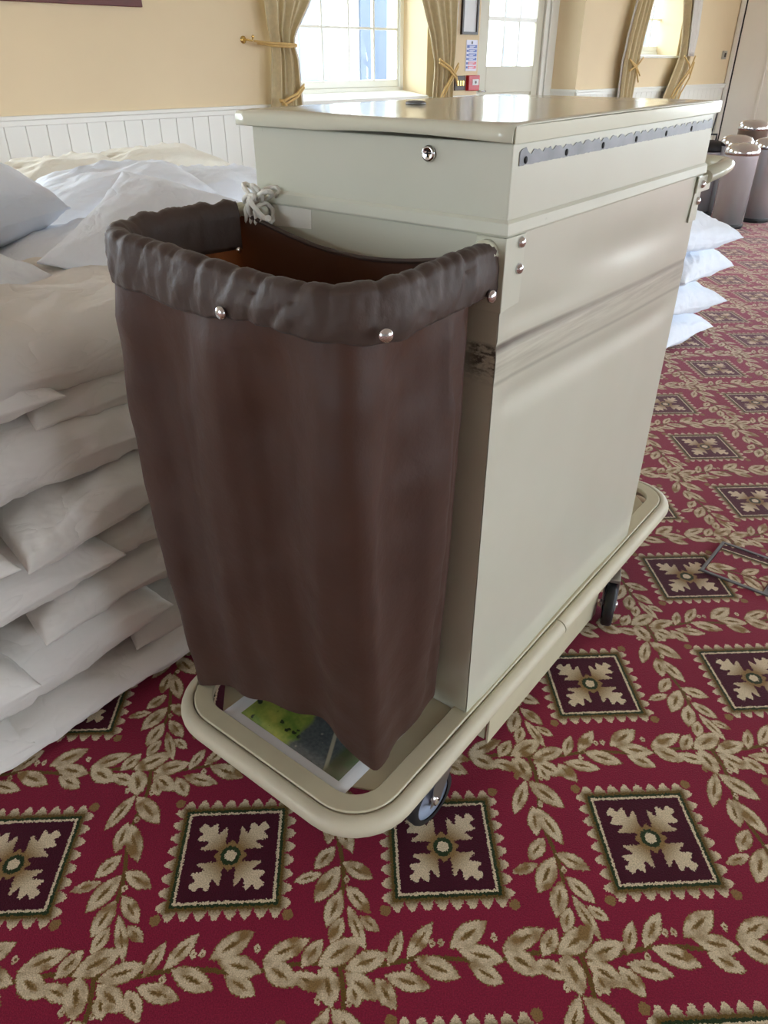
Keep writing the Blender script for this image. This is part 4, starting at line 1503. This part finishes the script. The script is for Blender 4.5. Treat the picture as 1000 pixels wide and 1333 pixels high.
# the one propped on its corner
Lc_, Tc_ = Vector(HP(0.02, 0.44, 0.985)), Vector(HP(0.46, 0.82, 1.11))
ax_ = (Tc_ - Lc_)
lng = ax_.length
ax_.normalize()
dn_ = Vector(HP(0.66, 0.42, 0.95)) - Vector(HP(0.46, 0.82, 1.10))
dn_ -= ax_ * dn_.dot(ax_)
dn_.normalize()
nz_ = dn_.cross(ax_)
if nz_.z < 0:
    nz_ = -nz_
mT = PM(84, lng, 0.15, 0.50, mat='cotton2', p=1.7, wr=0.7)
ct = (Lc_ + Tc_) / 2 + dn_ * 0.25
o = bpy.data.objects.new('pillow', mT)
COL.objects.link(o)
o.rotation_euler = Matrix((ax_, nz_.cross(ax_), nz_)).transposed().to_euler()
o.location = ct
tag(o, 'bright white pillow propped up on the heap, its top corner pointing up', 'pillow', GRP)
# buried layers that carry the upper pillows
bur = pillow_mesh(90, 0.72, 0.56, 0.19, nx=18, ny=14, p=4.0, flat=0.95)
for (s, n, top) in ((-0.42, 0.84, 0.93), (0.34, 0.84, 0.81), (-0.18, 1.36, 0.95), (0.80, 1.60, 0.84), (1.52, 1.60, 0.79), (1.05, 2.62, 0.77), (1.80, 2.70, 0.77)):
    nl = 5
    for k in range(nl):
        h = top / nl
        pillow(bur, s, n, h * (k + .5), 'white pillow buried in the lower layers behind the front stack', random.Random(k * 7 + int(s * 10)).uniform(-4, 4), 0, 0, (1, 1, h / 0.19), 'pillows buried inside the heap')

# ------------------------------------------------------------------ steel bins at the far right
def bin_(x, y, r, h, label, handle=False, mat='binsteel'):
    b = empty('pedal_bin', (x, y, 0), 0, label, 'bin', 'steel bins at the far right')
    MB().lathe([(r * 0.98, 0.0), (r * 1.02, 0.01), (r * 1.02, 0.035), (r, 0.04)], 32).build('base_ring', M['black'], b)
    MB().lathe([(r, 0.036), (r, h - 0.10), (r * 1.005, h - 0.095)], 40).build('bin_body', M[mat], b)
    MB().lathe([(r * 1.03, h - 0.10), (r * 1.04, h - 0.08), (r * 1.02, h - 0.05), (r * 0.85, h - 0.02), (r * 0.45, h - 0.004), (0, h)], 36).build('bin_lid', M['chrome' if not handle else 'black'], b)
    m = MB()
    m.box((-0.03, -r - 0.035, 0.008), (0.03, -r + 0.01, 0.022))
    m.build('pedal', M['black'], b, bevel=0.003)
    if handle:
        m = MB()
        m.tube([(-0.06, 0, h - 0.02), (-0.06, 0, h + 0.05), (0.06, 0, h + 0.05), (0.06, 0, h - 0.02)], 0.010, 8)
        m.build('lid_handle', M['black'], b)
    return b


bin_(3.36, 7.60, 0.150, 0.74, 'shiny steel bin nearest the camera, its body whole in view')
bin_(3.33, 8.35, 0.17, 0.70, 'steel bin with black lid and handle close to the cart', True)
bin_(3.76, 7.92, 0.150, 0.76, 'steel bin cut off by the right edge of the photo')
bin_(3.55, 8.20, 0.150, 0.76, 'steel bin with domed lid behind the nearest one')
bin_(3.93, 8.75, 0.15, 0.86, 'tall bronze toned bin standing at the back of the bins', mat='brownbin')

# ------------------------------------------------------------------ floor box let into the carpet
fb = empty('floor_box', (1.166, 1.914, 0), math.radians(2.6), 'square metal framed floor box lid with carpet inlay at the right edge', 'floor box')
fb.rotation_euler = (0, 0, math.atan2(2.057 - 1.895, 1.136 - 0.999))
m = MB()
hs, wd = 0.116, 0.010
L1 = 0.215
m.box((-L1 / 2 - .0, L1 / 2 - wd, 0.0), (L1 / 2, L1 / 2, 0.006)); m.box((-L1 / 2, -L1 / 2, 0.0), (L1 / 2, -L1 / 2 + wd * 2.2, 0.007))
m.box((-L1 / 2, -L1 / 2 + wd, 0.0), (-L1 / 2 + wd, L1 / 2 - wd, 0.006)); m.box((L1 / 2 - wd, -L1 / 2 + wd, 0.0), (L1 / 2, L1 / 2 - wd, 0.006))
m.build('frame', M['steel'], fb, bevel=0.001)
m = MB()
m.box((-L1 / 2 + wd * 1.3, -L1 / 2 + wd * 2.5, 0.0005), (L1 / 2 - wd * 1.3, L1 / 2 - wd * 1.3, 0.004))
ins = m.build('carpet_inlay', M['carpet'], fb)
m = MB()
m.box((-0.075, -L1 / 2 + 0.004, 0.0065), (-0.045, -L1 / 2 + 0.017, 0.0085)); m.box((0.045, -L1 / 2 + 0.004, 0.0065), (0.075, -L1 / 2 + 0.017, 0.0085))
m.build('latch', M['black'], fb)
